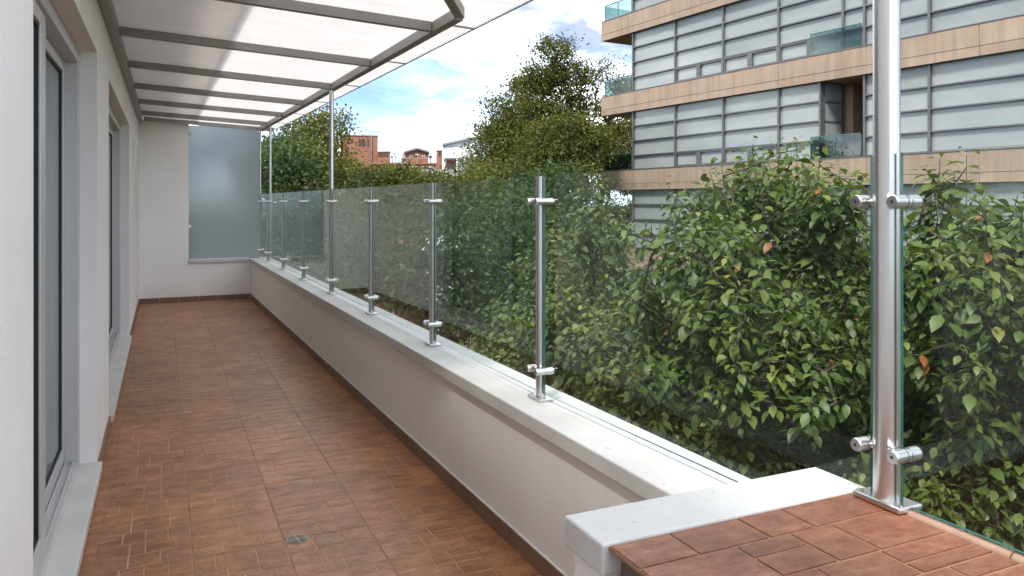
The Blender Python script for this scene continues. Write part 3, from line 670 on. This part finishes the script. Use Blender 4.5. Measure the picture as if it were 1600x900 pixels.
xa, xb, xc = fpx(gh, 632), fpx(gh, 652), fpx(gh, 671); za, zb_, zc = fpy(gh, 239.4), fpy(gh, 233.5), fpy(gh, 238.8)
m = MB(); m.hexa([(xa, -.4, za), (xb, -.4, zb_), (xb, 8.4, zb_), (xa, 8.4, za), (xa, -.4, za + .25), (xb, -.4, zb_ + .25), (xb, 8.4, zb_ + .25), (xa, 8.4, za + .25)])
m.hexa([(xb + .002, -.4, zb_), (xc, -.4, zc), (xc, 8.4, zc), (xb + .002, 8.4, zb_), (xb + .002, -.4, zb_ + .25), (xc, -.4, zc + .25), (xc, 8.4, zc + .25), (xb + .002, 8.4, zb_ + .25)]); m.build('roof', M['greyroof'], gh)
m = MB(); m.quad([(xa + .2, 0, za - .02), (xc - .2, 0, zc - .05), (xb, 0, zb_)]).build('gable', M['brick'], gh)
fbx(gh, 'pale_panel', 649, 653.5, 240.5, 242.5, -0.05, -0.01, 'offwhite'); win(gh, 640, 644, 243, 248); win(gh, 660, 664, 243, 248)  # small off-white panel on the front wall, then two windows
fbx(gh, 'chimney', 672.2, 674, 229, None, 2, 2.3, 'greyroof'); fbx(gh, 'tank', 670, 676.5, 242, 245, 1.8, 2.6, 'greyroof')
ck = far('brick_stack', 681, 692, 80, 'tall narrow orange brick block beside the white house', 'building')
fbx(ck, 'wall', 681.5, 691.2, 235.6, None, 0, 1.2, 'brick'); fbx(ck, 'cap', 681, 691.8, 234.4, 235.5, -0.08, 1.28, 'roofred'); fbx(ck, 'opening', 685.5, 688.5, 237, 243.5, -0.05, -0.01, 'dark')
wh = far('white_house', 692, 738, 78, 'white upper storey house with grey sloping roof beside the big tree', 'house')
fbx(wh, 'wall', 694, 740, 247, None, 1.6, 8, 'offwhite'); fbx(wh, 'upper_storey', 692, 740, 228, 246.9, 0, 8, 'offwhite')
x0, x1 = fpx(wh, 691), fpx(wh, 742); za, zb_ = fpy(wh, 228), fpy(wh, 217)
MB().hexa([(x0, -.3, za), (x1, -.3, zb_), (x1, 8, zb_), (x0, 8, za), (x0, -.3, za + .22), (x1, -.3, zb_ + .22), (x1, 8, zb_ + .22), (x0, 8, za + .22)]).build('roof', M['greyroof'], wh)
MB().hexa([(x0 + .1, 0, za - .1), (x1, 0, za - .1), (x1, .3, za - .1), (x0 + .1, .3, za - .1), (x0 + .1, 0, za + .0), (x1, 0, zb_), (x1, .3, zb_), (x0 + .1, .3, za + .0)]).build('gable', M['offwhite'], wh)
for x in (724, 730): win(wh, x, x + 3.4, 223.5, 229)
fbx(wh, 'recess_wall', 697, 712, 249, 264, 1.5, 1.59, 'brick'); fbx(wh, 'door', 700.5, 706, 255, 266, 1.42, 1.49, 'fglass')
for x in (692.4, 713, 725): fbx(wh, 'pillar', x, x + 1.8, 247.1, None, 0.05, 0.3, 'offwhite')
rf = far('tiled_roof', 655, 708, 60, 'grey ribbed shed roof seen between the hedge and the big tree', 'roof')
MB().hexa([(fpx(rf, 655), 0, fpy(rf, 287)), (fpx(rf, 708), 0, fpy(rf, 287)), (fpx(rf, 708), 3, fpy(rf, 264.5)), (fpx(rf, 655), 3, fpy(rf, 264.5)), (fpx(rf, 655), 0, fpy(rf, 287) + .1), (fpx(rf, 708), 0, fpy(rf, 287) + .1), (fpx(rf, 708), 3, fpy(rf, 264.5) + .1), (fpx(rf, 655), 3, fpy(rf, 264.5) + .1)]).build('roof_sheet', M['concrete'], rf)
for q in range(22):
    x = fpx(rf, 656.5 + q * 2.35); z0, z1 = fpy(rf, 287) + .1, fpy(rf, 264.5) + .1
    MB().hexa([(x, 0, z0), (x + .05, 0, z0), (x + .05, 3, z1), (x, 3, z1), (x, 0, z0 + .07), (x + .05, 0, z0 + .07), (x + .05, 3, z1 + .07), (x, 3, z1 + .07)]).build('rib', M['greyroof'], rf)
fbx(rf, 'ridge_cap', 654.5, 708.5, 263, 264.6, 2.9, 3.3, 'greyroof'); fbx(rf, 'wall', 655.5, 707.5, 289, None, 0.1, 3.1, 'offwhite')
for o in list(bpy.data.objects):
    for k_ in ('_z', '_c'):
        if k_ in o: del o[k_]

# ================================================================== trees
def leaf_mat(name, stops, trans=0.35, rough=0.6, spec=0.2):
    m, t, p = mat(name); o = t.nodes['Material Output']; at_ = nn(t, 'ShaderNodeAttribute', attribute_name='tone')
    c = ramp(t, at_.outputs['Fac'], stops); c = mixc(t, 1, c, ramp(t, noise(t, coords(t), 1.3, 3), [(0.3, (0.78, 0.80, 0.78)), (0.7, (1.18, 1.15, 1.1))]), 'MULTIPLY')
    t.links.new(c, p.inputs['Base Color']); p.inputs['Roughness'].default_value = rough; p.inputs['Specular IOR Level'].default_value = spec
    tl = nn(t, 'ShaderNodeBsdfTranslucent'); t.links.new(mixc(t, 1, c, (1.35, 1.35, 0.6), 'MULTIPLY'), tl.inputs[0])
    mx_ = nn(t, 'ShaderNodeMixShader'); mx_.inputs[0].default_value = trans; t.links.new(p.outputs[0], mx_.inputs[1]); t.links.new(tl.outputs[0], mx_.inputs[2]); t.links.new(mx_.outputs[0], o.inputs[0]); return m
M['bark'] = simple('grey_brown_bark', (0.028, 0.021, 0.015), (0.055, 0.043, 0.032), 12, 0.95, bmp=0.5, bscale=30, stretch=(1, 1, 0.25))
M['leafN'] = leaf_mat('broad_leaf', [(0.0, (0.034, 0.064, 0.016)), (0.35, (0.064, 0.102, 0.023)), (0.7, (0.106, 0.142, 0.032)), (0.90, (0.16, 0.182, 0.042)), (0.97, (0.17, 0.15, 0.045)), (1.0, (0.26, 0.09, 0.025))], 0.33, 0.45, 0.32)
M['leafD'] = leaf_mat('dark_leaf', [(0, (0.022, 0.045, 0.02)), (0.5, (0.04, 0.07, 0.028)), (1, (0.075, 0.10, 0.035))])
M['leafO'] = leaf_mat('olive_leaf', [(0, (0.042, 0.056, 0.015)), (0.5, (0.075, 0.09, 0.022)), (0.85, (0.11, 0.116, 0.027)), (1, (0.14, 0.11, 0.03))])
M['leafY'] = leaf_mat('yellow_green_leaf', [(0, (0.045, 0.06, 0.014)), (0.5, (0.092, 0.104, 0.023)), (0.85, (0.14, 0.135, 0.029)), (1, (0.19, 0.13, 0.033))])

def grow(base, fork, tips, rg, step=0.5, rtip=0.006, power=2.35):
    pos = [np.array(base, float)]; par = [-1]
    n = max(3, int((fork[2] - base[2]) / 0.8))
    for i in range(1, n + 1):
        t = i / n; p = np.array(base) * (1 - t) + np.array(fork) * t + rg.normal(0, 0.05, 3) * (i < n); pos.append(p); par.append(i - 1)
    fk = np.array(fork)
    order = np.argsort(np.linalg.norm(tips - fk, axis=1))
    P = np.zeros((len(tips) * 14 + 400, 3)); P[:len(pos)] = pos; cnt = len(pos); lo = n // 2
    tipid = np.zeros(len(tips), int)
    for ti in order:
        t = tips[ti]; d = P[lo:cnt] - t; dist = np.linalg.norm(d, axis=1)
        rise = np.maximum(0, P[lo:cnt, 2] - t[2]); core = np.linalg.norm(P[lo:cnt] - fk, axis=1)
        j = lo + int(np.argmin(dist + 0.8 * rise + 0.22 * core)); s = P[j].copy(); dd = t - s; ln = np.linalg.norm(dd); k = max(1, min(12, int(ln / step)))
        prev = j
        for q in range(1, k + 1):
            f_ = q / k; p = s + dd * f_; p[2] -= 0.12 * ln * math.sin(math.pi * f_) * 0.5
            if q < k: p += rg.normal(0, 0.04 * step, 3) * 2
            P[cnt] = p; par.append(prev); prev = cnt; cnt += 1
        tipid[ti] = prev
    P = P[:cnt]; par = np.array(par); acc = np.full(cnt, rtip ** power * 0.25)
    acc[tipid] += rtip ** power
    for i in range(cnt - 1, 0, -1): acc[par[i]] += acc[i]
    return P, par, acc ** (1 / power)
def tubes(P, par, rad, rmin=0.0, maxr=9.0):
    idx = np.array([i for i in range(1, len(P)) if rad[i] >= rmin]); a, b = P[par[idx]], P[idx]; ra, rb = np.maximum(np.minimum(rad[par[idx]], rad[idx] * 1.5), rad[idx]), rad[idx]
    ra, rb = np.minimum(ra, maxr), np.minimum(rb, maxr)
    d = b - a; d /= np.linalg.norm(d, axis=1)[:, None] + 1e-9; h = np.where(np.abs(d[:, 2:3]) > 0.9, np.array([[1., 0, 0]]), np.array([[0, 0, 1.]]))
    x = np.cross(d, h); x /= np.linalg.norm(x, axis=1)[:, None] + 1e-9; y = np.cross(d, x); S = 6; V = []
    for p, r in ((a, ra), (b, rb)):
        for k in range(S): V.append(p + (x * math.cos(2 * math.pi * k / S) + y * math.sin(2 * math.pi * k / S)) * r[:, None])
    V = np.stack(V, 1).reshape(-1, 3); m = len(idx); base_ = (np.arange(m) * 2 * S)[:, None]
    Fq = np.stack([np.concatenate([base_ + k, base_ + (k + 1) % S, base_ + S + (k + 1) % S, base_ + S + k], 1) for k in range(S)], 1).reshape(-1, 4)
    return V, Fq
def np_mesh(name, V, loops, sizes, ma, tone=None, smooth=False):
    me = bpy.data.meshes.new(name); me.vertices.add(len(V)); me.vertices.foreach_set('co', np.ascontiguousarray(V, dtype=np.float32).ravel())
    me.loops.add(len(loops)); me.loops.foreach_set('vertex_index', loops.astype(np.int32)); me.polygons.add(len(sizes))
    st = np.concatenate([[0], np.cumsum(sizes)[:-1]]).astype(np.int32); me.polygons.foreach_set('loop_start', st)
    if smooth: me.polygons.foreach_set('use_smooth', np.ones(len(sizes), bool))
    me.materials.append(ma); me.update(calc_edges=True)
    if tone is not None:
        a = me.attributes.new('tone', 'FLOAT', 'POINT'); a.data.foreach_set('value', tone.astype(np.float32))
    return me
# a broad leaf: 8 vertices, folded on the midrib, tip bent down (unit length along +Y)
LV = np.array([(0, 0, 0), (-.27, .30, .05), (-.25, .62, .03), (0, 1.0, -.16), (.25, .62, .03), (.27, .30, .05), (0, .33, 0), (0, .66, -.03)])
LF = [(0, 6, 1), (1, 6, 7, 2), (2, 7, 3), (0, 5, 6), (5, 4, 7, 6), (4, 3, 7)]
SV_ = np.array([(0, 0, 0), (-.3, .45, .06), (0, 1, -.06), (.3, .45, .06)]); SF = [(0, 3, 2, 1)]
def leaves_mesh(name, pos, fwd, nrm, size, tone, ma, rich):
    V0, F0 = (LV, LF) if rich else (SV_, SF)
    y = fwd / (np.linalg.norm(fwd, axis=1)[:, None] + 1e-9); x = np.cross(y, nrm); x /= np.linalg.norm(x, axis=1)[:, None] + 1e-9; z = np.cross(x, y)
    V = pos[:, None, :] + size[:, None, None] * (V0[None, :, 0:1] * x[:, None, :] + V0[None, :, 1:2] * y[:, None, :] + V0[None, :, 2:3] * z[:, None, :])
    n = len(pos); nv = len(V0); fl = np.concatenate([np.array(f) for f in F0]); sz = np.array([len(f) for f in F0])
    loops = (fl[None, :] + (np.arange(n) * nv)[:, None]).ravel(); sizes = np.tile(sz, n)
    return np_mesh(name, V.reshape(-1, 3), loops, sizes, ma, np.repeat(tone, nv))
def lobe_points(lobes, n, rg, shell=0.45):
    vol = np.array([l[1][0] * l[1][1] * l[1][2] for l in lobes]) ** 0.75; pk = rg.choice(len(lobes), n, p=vol / vol.sum())
    d = rg.normal(0, 1, (n, 3)); d /= np.linalg.norm(d, axis=1)[:, None]; r = shell + (1 - shell) * rg.random(n) ** 0.6
    c = np.array([l[0] for l in lobes])[pk]; rad = np.array([l[1] for l in lobes])[pk]
    return c + d * r[:, None] * rad, d
def tree_obj(name, base, label, group, cat='tree'):
    return empty(name, base, 0, label, cat, group)
def loc_(V, base): return V - np.array(base)[None, :]

def far_tree(name, base, fork_h, lobes, ntips, per, spread, lsize, leaf, label, group=None, seed=0, rtip=0.008, shell=0.4, bare=0.0, gap=None):
    rg = np.random.default_rng(seed); base = np.array(base, float)
    tips, _ = lobe_points(lobes, ntips, rg, shell); tips = tips[tips[:, 2] > base[2] + 0.5]
    cen = np.mean([l[0] for l in lobes], axis=0); fork = np.array([base[0] * 0.6 + cen[0] * 0.4, base[1] * 0.6 + cen[1] * 0.4, base[2] + fork_h])
    P, par, rad = grow(base, fork, tips, rg, 0.7, rtip)
    T = tree_obj(name, base, label, group)
    V, Fq = tubes(P, par, rad, 0, 0.32); me = np_mesh('trunk', loc_(V, base), Fq.ravel(), np.full(len(Fq), 4), M['bark'], smooth=True); link('trunk', me, T)
    keep = tips[rg.random(len(tips)) > bare]; n = len(keep) * per
    cs = np.repeat(keep, per, 0); sp = spread * (0.55 + 0.9 * rg.random(len(keep))); off = rg.normal(0, 1, (n, 3)) * np.repeat(sp, per)[:, None] * np.array([1, 1, 0.62]); pos = cs + off
    fwd = off * 0.6 / spread + rg.normal(0, 0.7, (n, 3)) + np.array([0, 0, -0.35]); nrm = rg.normal(0, 0.55, (n, 3)) + np.array([0, 0, 1.0])
    ct = np.repeat(rg.random(len(keep)), per); tone = np.clip(ct * 0.6 + rg.random(n) * 0.4, 0, 1)
    cm_ = leaves_mesh('crown', loc_(pos, base), fwd, nrm, lsize * (0.6 + 0.8 * rg.random(n)), tone, leaf, False)
    o = link('crown', cm_, T); o['kind'] = 'stuff'; return T

LEAFPOOL = []
for k in range(8):
    y = np.array([[0, 1., 0]]); LEAFPOOL.append(leaves_mesh('leaf', np.zeros((1, 3)), y, np.array([[0, 0, 1.]]), np.ones(1), np.array([(0.1, 0.25, 0.4, 0.5, 0.6, 0.7, 0.85, 0.93)[k]]), M['leafN'], True))
CAMP = np.array([0, 0, EYE]); FWD = np.array([ST, CT, 0]); RGT = np.array([CT, -ST, 0])
def near_tree(name, base, fork_h, lobes, nshoots, label, group=None, seed=0, lsize=0.125, spires=(), keepout=2.05):
    rg = np.random.default_rng(seed); base = np.array(base, float)
    tips, d = lobe_points(lobes, nshoots, rg, 0.72); up_ = d[:, 2] > -0.45 + 0.5 * rg.random(len(d)); tips, d = tips[up_], d[up_]; tips = tips + d * (rg.random(len(d)) ** 3 * 0.28 * (d[:, 2] > 0))[:, None]; ok = (tips[:, 0] > keepout + 0.25); tips, d = tips[ok], d[ok]
    if len(spires):
        sp = np.array(spires, float); tips = np.concatenate([tips, sp]); d = np.concatenate([d, np.tile([[0, 0, 1.6]], (len(sp), 1))])
    cen = np.mean([l[0] for l in lobes], axis=0); fork = np.array([base[0] * .7 + cen[0] * .3, base[1] * .7 + cen[1] * .3, base[2] + fork_h])
    P, par, rad = grow(base, fork, tips, rg, 0.45, 0.0042, 2.3)
    T = tree_obj(name, base, label, group)
    sd = d + np.array([0, 0, 0.75]) + rg.normal(0, 0.3, d.shape); sd /= np.linalg.norm(sd, axis=1)[:, None]
    per = 21; n = len(tips) * per; tcs = np.repeat(tips, per, 0); tds = np.repeat(sd, per, 0); q = np.tile(np.arange(per), len(tips)); sl_ = np.repeat(0.38 + 0.3 * rg.random(len(tips)), per)
    base_pt = tcs + tds * ((q / per - 0.62) * sl_)[:, None]
    ang = q * 2.4 + np.repeat(rg.random(len(tips)) * 6.28, per) + rg.normal(0, 0.3, n)
    x = np.cross(tds, np.array([[0.3, 0.2, 1.0]]) + rg.normal(0, .01, (1, 3))); x /= np.linalg.norm(x, axis=1)[:, None] + 1e-9; y = np.cross(tds, x)
    rad_d = x * np.cos(ang)[:, None] + y * np.sin(ang)[:, None]
    pos = base_pt + rad_d * 0.035; up = (q / per)[:, None]
    fwd = rad_d * 1.0 + tds * (0.15 + 0.4 * up) + np.array([0, 0, -0.62]) + rg.normal(0, 0.22, (n, 3)); nrm = rad_d * 0.55 + np.array([0, 0, 0.85]) + rg.normal(0, 0.3, (n, 3))
    size = lsize * (0.5 + 0.8 * rg.random(n)) * (1 - 0.45 * (q / per) ** 2); tone = np.clip(np.repeat(rg.random(len(tips)) ** 1.4 * 0.55, per) + rg.random(n) * 0.25 + 0.25 * up[:, 0] ** 2 + (rg.random(n) > 0.992) * 0.5, 0, 1)
    ok = pos[:, 0] > keepout; pos, fwd, nrm, size, tone = pos[ok], fwd[ok], nrm[ok], size[ok], tone[ok]; n = len(pos)
    # twigs carrying the shoots
    V, Fq = tubes(P, par, rad, 0, 0.12); a, b = tips - sd * 0.30, tips + sd * 0.10
    P2 = np.stack([a, b], 1).reshape(-1, 3); par2 = np.arange(len(P2)) - 1; r2 = np.full(len(P2), 0.0032); r2[0::2] = -1
    par2[0] = 0; V2, F2 = tubes(P2, par2, r2, 0.0)
    V, Fq = np.concatenate([V, V2]), np.concatenate([Fq, F2 + len(V)])
    link('trunk', np_mesh('trunk', loc_(V, base), Fq.ravel(), np.full(len(Fq), 4), M['bark'], smooth=True), T)
    # the 300 leaves that show largest become parts of their own
    rel = pos - CAMP; dz = rel @ FWD; px = 800 + F * (rel @ RGT) / dz; py = HY - F * rel[:, 2] / dz
    vis = (dz > 0.5) & (px > 0) & (px < 1600) & (py > 0) & (py < 900)
    score = np.where(vis, size / np.linalg.norm(rel, axis=1), 0); top = np.argsort(-score)[:300]; top = top[score[top] > 0]; rest = np.ones(n, bool); rest[top] = False
    o = link('crown', leaves_mesh('crown', loc_(pos[rest], base), fwd[rest], nrm[rest], size[rest], tone[rest], M['leafN'], True), T); o['kind'] = 'stuff'
    tones = np.array((0.1, 0.25, 0.4, 0.5, 0.6, 0.7, 0.85, 0.93))
    for i in top:
        lf = link('leaf', LEAFPOOL[int(np.argmin(abs(tones - tone[i])))], T); yv = Vector(fwd[i]).normalized(); xv = yv.cross(Vector(nrm[i])).normalized(); zv = xv.cross(yv)
        mtx = Matrix((xv, yv, zv)).transposed().to_4x4(); mtx.translation = Vector(pos[i] - base); lf.matrix_local = mtx @ Matrix.Scale(size[i], 4)
    return T
def A(px, py, z): return tuple(at(px, py, z))
def lob(px, py, z, rx, ry, rz): return (A(px, py, z), (rx, ry, rz))

GN = 'broad-leaved trees just outside the railing'
LR = random.Random(2)
def pl(px, py, z, rx, ry): z *= LR.uniform(0.93, 1.1); k = z / F; return (A(px, py, z), (rx * k, rx * k * 0.9, ry * k))
near_tree('broadleaf_tree', (5.0, 5.4, GZ), 3.6,
    [pl(1225, 305, 7.3, 75, 55), pl(1140, 330, 7.3, 62, 45), pl(1290, 335, 7.2, 55, 55), pl(1085, 395, 7.0, 80, 50), pl(1195, 405, 6.9, 95, 60), pl(1320, 420, 6.9, 75, 65), pl(1060, 480, 6.8, 85, 50), pl(1170, 500, 6.4, 100, 60), pl(1290, 520, 6.5, 100, 70), pl(985, 560, 7.2, 105, 55), pl(1100, 590, 6.5, 120, 65), pl(1240, 620, 6.2, 115, 70), pl(1345, 610, 6.6, 70, 80), pl(980, 660, 7.0, 120, 65), pl(1130, 700, 6.5, 135, 75), pl(1290, 730, 6.3, 120, 80), pl(1060, 790, 6.9, 150, 80), pl(1220, 830, 6.6, 150, 90)],
    1500, 'tall broad-leaved tree in the middle, in front of the stone banded block', GN, 3,
    spires=[A(1215, 240, 7.2), A(1245, 234, 7.1), A(1130, 275, 7.2), A(1170, 262, 7.3), A(1280, 258, 7.1), A(1312, 278, 7), A(1062, 335, 7), A(1100, 310, 7.1), A(1195, 255, 7.0), A(1030, 365, 7)])
near_tree('broadleaf_tree', (5.7, 3.1, GZ), 3.4,
    [pl(1490, 345, 6, 60, 45), pl(1575, 385, 5.8, 70, 45), pl(1440, 400, 5.9, 55, 50), pl(1500, 450, 5.7, 90, 55), pl(1600, 480, 5.4, 80, 60), pl(1450, 530, 5.7, 75, 60), pl(1550, 570, 5.3, 110, 65), pl(1460, 650, 5.6, 90, 65), pl(1590, 680, 5.2, 110, 75), pl(1480, 770, 5.5, 110, 75), pl(1620, 800, 5.3, 120, 80), pl(1700, 560, 5.2, 120, 120), pl(1720, 740, 5.2, 120, 110)],
    900, 'broad-leaved tree right of the tall near post', GN, 8,
    spires=[A(1468, 268, 6), A(1510, 262, 5.9), A(1490, 290, 6), A(1585, 325, 5.6), A(1540, 335, 5.8), A(1440, 335, 6)])
near_tree('broadleaf_tree', (5.0, 9.4, GZ), 3.6,
    [pl(915, 375, 10.2, 45, 35), pl(950, 415, 10, 42, 42), pl(875, 430, 10, 62, 45), pl(945, 490, 9.6, 60, 45), pl(850, 500, 9.8, 75, 45), pl(800, 540, 10.2, 60, 38), pl(910, 570, 9.4, 85, 55), pl(780, 590, 10.2, 50, 38), pl(830, 610, 9.5, 80, 50), pl(900, 670, 9.4, 110, 60), pl(800, 700, 9.6, 110, 60)],
    760, 'lower broad-leaved tree left of the middle, seen through the glass panels', GN, 14, lsize=0.13,
    spires=[A(935, 308, 10.2), A(897, 335, 10), A(965, 335, 10.2), A(870, 365, 10)])

GM = 'trees and shrubs behind the railing glass'
GB = 'background trees'
FT = far_tree
# middle distance, behind the glass
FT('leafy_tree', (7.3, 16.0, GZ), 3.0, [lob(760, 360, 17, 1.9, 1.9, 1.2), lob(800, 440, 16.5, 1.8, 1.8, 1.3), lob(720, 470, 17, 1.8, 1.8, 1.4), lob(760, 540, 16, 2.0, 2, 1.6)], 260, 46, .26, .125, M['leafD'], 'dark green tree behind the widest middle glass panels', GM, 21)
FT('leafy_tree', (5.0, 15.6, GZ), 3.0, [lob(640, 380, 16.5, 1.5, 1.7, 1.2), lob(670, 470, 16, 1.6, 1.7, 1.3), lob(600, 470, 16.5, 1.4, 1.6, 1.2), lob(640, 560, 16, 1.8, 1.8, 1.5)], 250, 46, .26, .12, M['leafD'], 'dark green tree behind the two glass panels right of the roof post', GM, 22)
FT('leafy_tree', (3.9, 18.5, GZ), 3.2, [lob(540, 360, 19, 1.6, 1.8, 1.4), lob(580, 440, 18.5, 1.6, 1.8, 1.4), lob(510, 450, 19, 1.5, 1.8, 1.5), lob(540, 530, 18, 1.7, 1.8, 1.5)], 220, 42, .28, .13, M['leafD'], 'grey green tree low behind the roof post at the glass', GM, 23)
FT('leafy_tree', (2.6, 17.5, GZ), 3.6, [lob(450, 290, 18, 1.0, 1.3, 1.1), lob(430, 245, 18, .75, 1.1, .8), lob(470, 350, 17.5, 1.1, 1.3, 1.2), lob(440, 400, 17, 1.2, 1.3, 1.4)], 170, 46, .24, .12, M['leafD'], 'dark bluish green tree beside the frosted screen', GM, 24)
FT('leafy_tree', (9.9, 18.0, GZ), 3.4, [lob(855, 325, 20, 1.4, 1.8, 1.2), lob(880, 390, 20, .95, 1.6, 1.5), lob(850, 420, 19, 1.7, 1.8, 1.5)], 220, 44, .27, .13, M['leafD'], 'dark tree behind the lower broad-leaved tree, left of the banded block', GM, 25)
# left background, above the glass
FT('olive_tree', (4.3, 23.5, GZ), 5.5, [lob(495, 235, 24, 1.0, 1.5, .9), lob(505, 198, 24, .8, 1.2, .6), lob(525, 205, 24, .35, 1, .5), lob(475, 205, 24, .6, 1, .5), lob(520, 268, 23.5, .8, 1.5, .8), lob(475, 265, 23.5, 1.0, 1.4, .9), lob(510, 310, 23, 1.5, 1.6, 1.0)], 280, 66, .23, .105, M['leafY'], 'yellow green tree rising beside the thin steel roof post', GB, 31, shell=0.3, bare=0.1)
FT('olive_tree', (6.0, 27.0, GZ), 4.5, [lob(580, 284, 27, 1.2, 1.6, .6), lob(535, 262, 27, .35, 1.2, .4), lob(610, 285, 27, 1.1, 1.5, .7), lob(590, 320, 26, 1.6, 1.7, 1.1)], 250, 66, .25, .115, M['leafO'], 'olive green tree below the brick tower', GB, 32)
FT('olive_tree', (8.6, 28.5, GZ), 4.3, [lob(660, 291, 29, 1.2, 1.6, .5), lob(640, 284, 29, .7, 1.2, .5), lob(684, 296, 29, .7, 1.4, .4), lob(660, 325, 28, 1.8, 1.7, 1.1)], 250, 66, .25, .115, M['leafO'], 'low olive green tree below the long brick building', GB, 33)
FT('leafy_tree', (3.2, 26.5, GZ), 4.5, [lob(440, 240, 28, 1.1, 1.5, 1.0), lob(470, 275, 27, 1.2, 1.5, 1.0), lob(415, 280, 28, 1.0, 1.5, 1.1)], 190, 60, .27, .115, M['leafD'], 'dark tree just right of the frosted screen, behind the thin posts', GB, 34)
# the big group in the centre
FT('crown_tree', (16.0, 30.5, GZ), 7.5, [lob(868, 80, 35, .85, 1.2, .75), lob(838, 125, 35, 1.2, 1.5, .8), lob(893, 120, 35, 1.1, 1.5, .85), lob(865, 165, 35, 1.9, 1.8, .9), lob(855, 225, 34.5, 2.4, 2, 1.2)], 420, 75, .25, .125, M['leafO'], 'tallest open-crowned tree in the centre against the sky', GB, 41, rtip=0.012, shell=0.3, bare=0.05)
FT('crown_tree', (14.0, 29.5, GZ), 5.5, [lob(800, 170, 33, 1.0, 1.4, .9), lob(782, 210, 33, 1.0, 1.5, 1.0), lob(815, 225, 32.5, 1.7, 1.6, 1.2), lob(768, 250, 32.5, 1.1, 1.5, 1.0), lob(748, 282, 32, 1.0, 1.4, .6), lob(800, 285, 32, 2.2, 1.8, 1.0)], 380, 66, .27, .125, M['leafO'], 'bushy olive tree left of the tallest tree', GB, 42)
FT('crown_tree', (18.4, 33.0, GZ), 6.5, [lob(950, 125, 38, 1.1, 1.3, 1.2), lob(930, 180, 38, 1.4, 1.5, 1.2), lob(968, 190, 38, 1.2, 1.5, 1.3), lob(945, 240, 37, 1.8, 1.6, 1.3)], 340, 34, .30, .125, M['leafY'], 'half bare tree with thin twigs beside the banded block', GB, 43, rtip=0.012, shell=0.3, bare=0.3)
FT('crown_tree', (14.6, 26.0, GZ), 4.8, [lob(880, 225, 29, 1.6, 1.5, 1.0), lob(908, 230, 29, 1.0, 1.5, 1.1), lob(850, 265, 29, 1.5, 1.5, .9), lob(885, 290, 28, 1.4, 1.7, 1.0)], 380, 66, .26, .115, M['leafO'], 'dense green tree in front of the tallest tree', GB, 44)
FT('crown_tree', (12.2, 27.0, GZ), 4.6, [lob(770, 280, 29, 1.5, 1.6, .7), lob(738, 300, 29, .9, 1.5, .5), lob(790, 330, 28, 2.0, 1.8, 1.0)], 260, 66, .25, .115, M['leafY'], 'low yellowish tree at the left foot of the big tree group', GB, 45)
FT('crown_tree', (22.5, 38.0, GZ), 5.5, [lob(985, 190, 45, 1.6, 1.8, 1.4), lob(960, 235, 45, 1.8, 1.8, 1.5), lob(1005, 260, 45, 1.8, 1.8, 1.5), lob(975, 310, 45, 2.2, 2, 1.5), lob(985, 370, 45, 2.2, 2, 1.6)], 330, 60, .34, .16, M['leafO'], 'olive tree farther back, showing past the balcony end of the banded block', GB, 46)
# shaded growth deeper inside the near planting
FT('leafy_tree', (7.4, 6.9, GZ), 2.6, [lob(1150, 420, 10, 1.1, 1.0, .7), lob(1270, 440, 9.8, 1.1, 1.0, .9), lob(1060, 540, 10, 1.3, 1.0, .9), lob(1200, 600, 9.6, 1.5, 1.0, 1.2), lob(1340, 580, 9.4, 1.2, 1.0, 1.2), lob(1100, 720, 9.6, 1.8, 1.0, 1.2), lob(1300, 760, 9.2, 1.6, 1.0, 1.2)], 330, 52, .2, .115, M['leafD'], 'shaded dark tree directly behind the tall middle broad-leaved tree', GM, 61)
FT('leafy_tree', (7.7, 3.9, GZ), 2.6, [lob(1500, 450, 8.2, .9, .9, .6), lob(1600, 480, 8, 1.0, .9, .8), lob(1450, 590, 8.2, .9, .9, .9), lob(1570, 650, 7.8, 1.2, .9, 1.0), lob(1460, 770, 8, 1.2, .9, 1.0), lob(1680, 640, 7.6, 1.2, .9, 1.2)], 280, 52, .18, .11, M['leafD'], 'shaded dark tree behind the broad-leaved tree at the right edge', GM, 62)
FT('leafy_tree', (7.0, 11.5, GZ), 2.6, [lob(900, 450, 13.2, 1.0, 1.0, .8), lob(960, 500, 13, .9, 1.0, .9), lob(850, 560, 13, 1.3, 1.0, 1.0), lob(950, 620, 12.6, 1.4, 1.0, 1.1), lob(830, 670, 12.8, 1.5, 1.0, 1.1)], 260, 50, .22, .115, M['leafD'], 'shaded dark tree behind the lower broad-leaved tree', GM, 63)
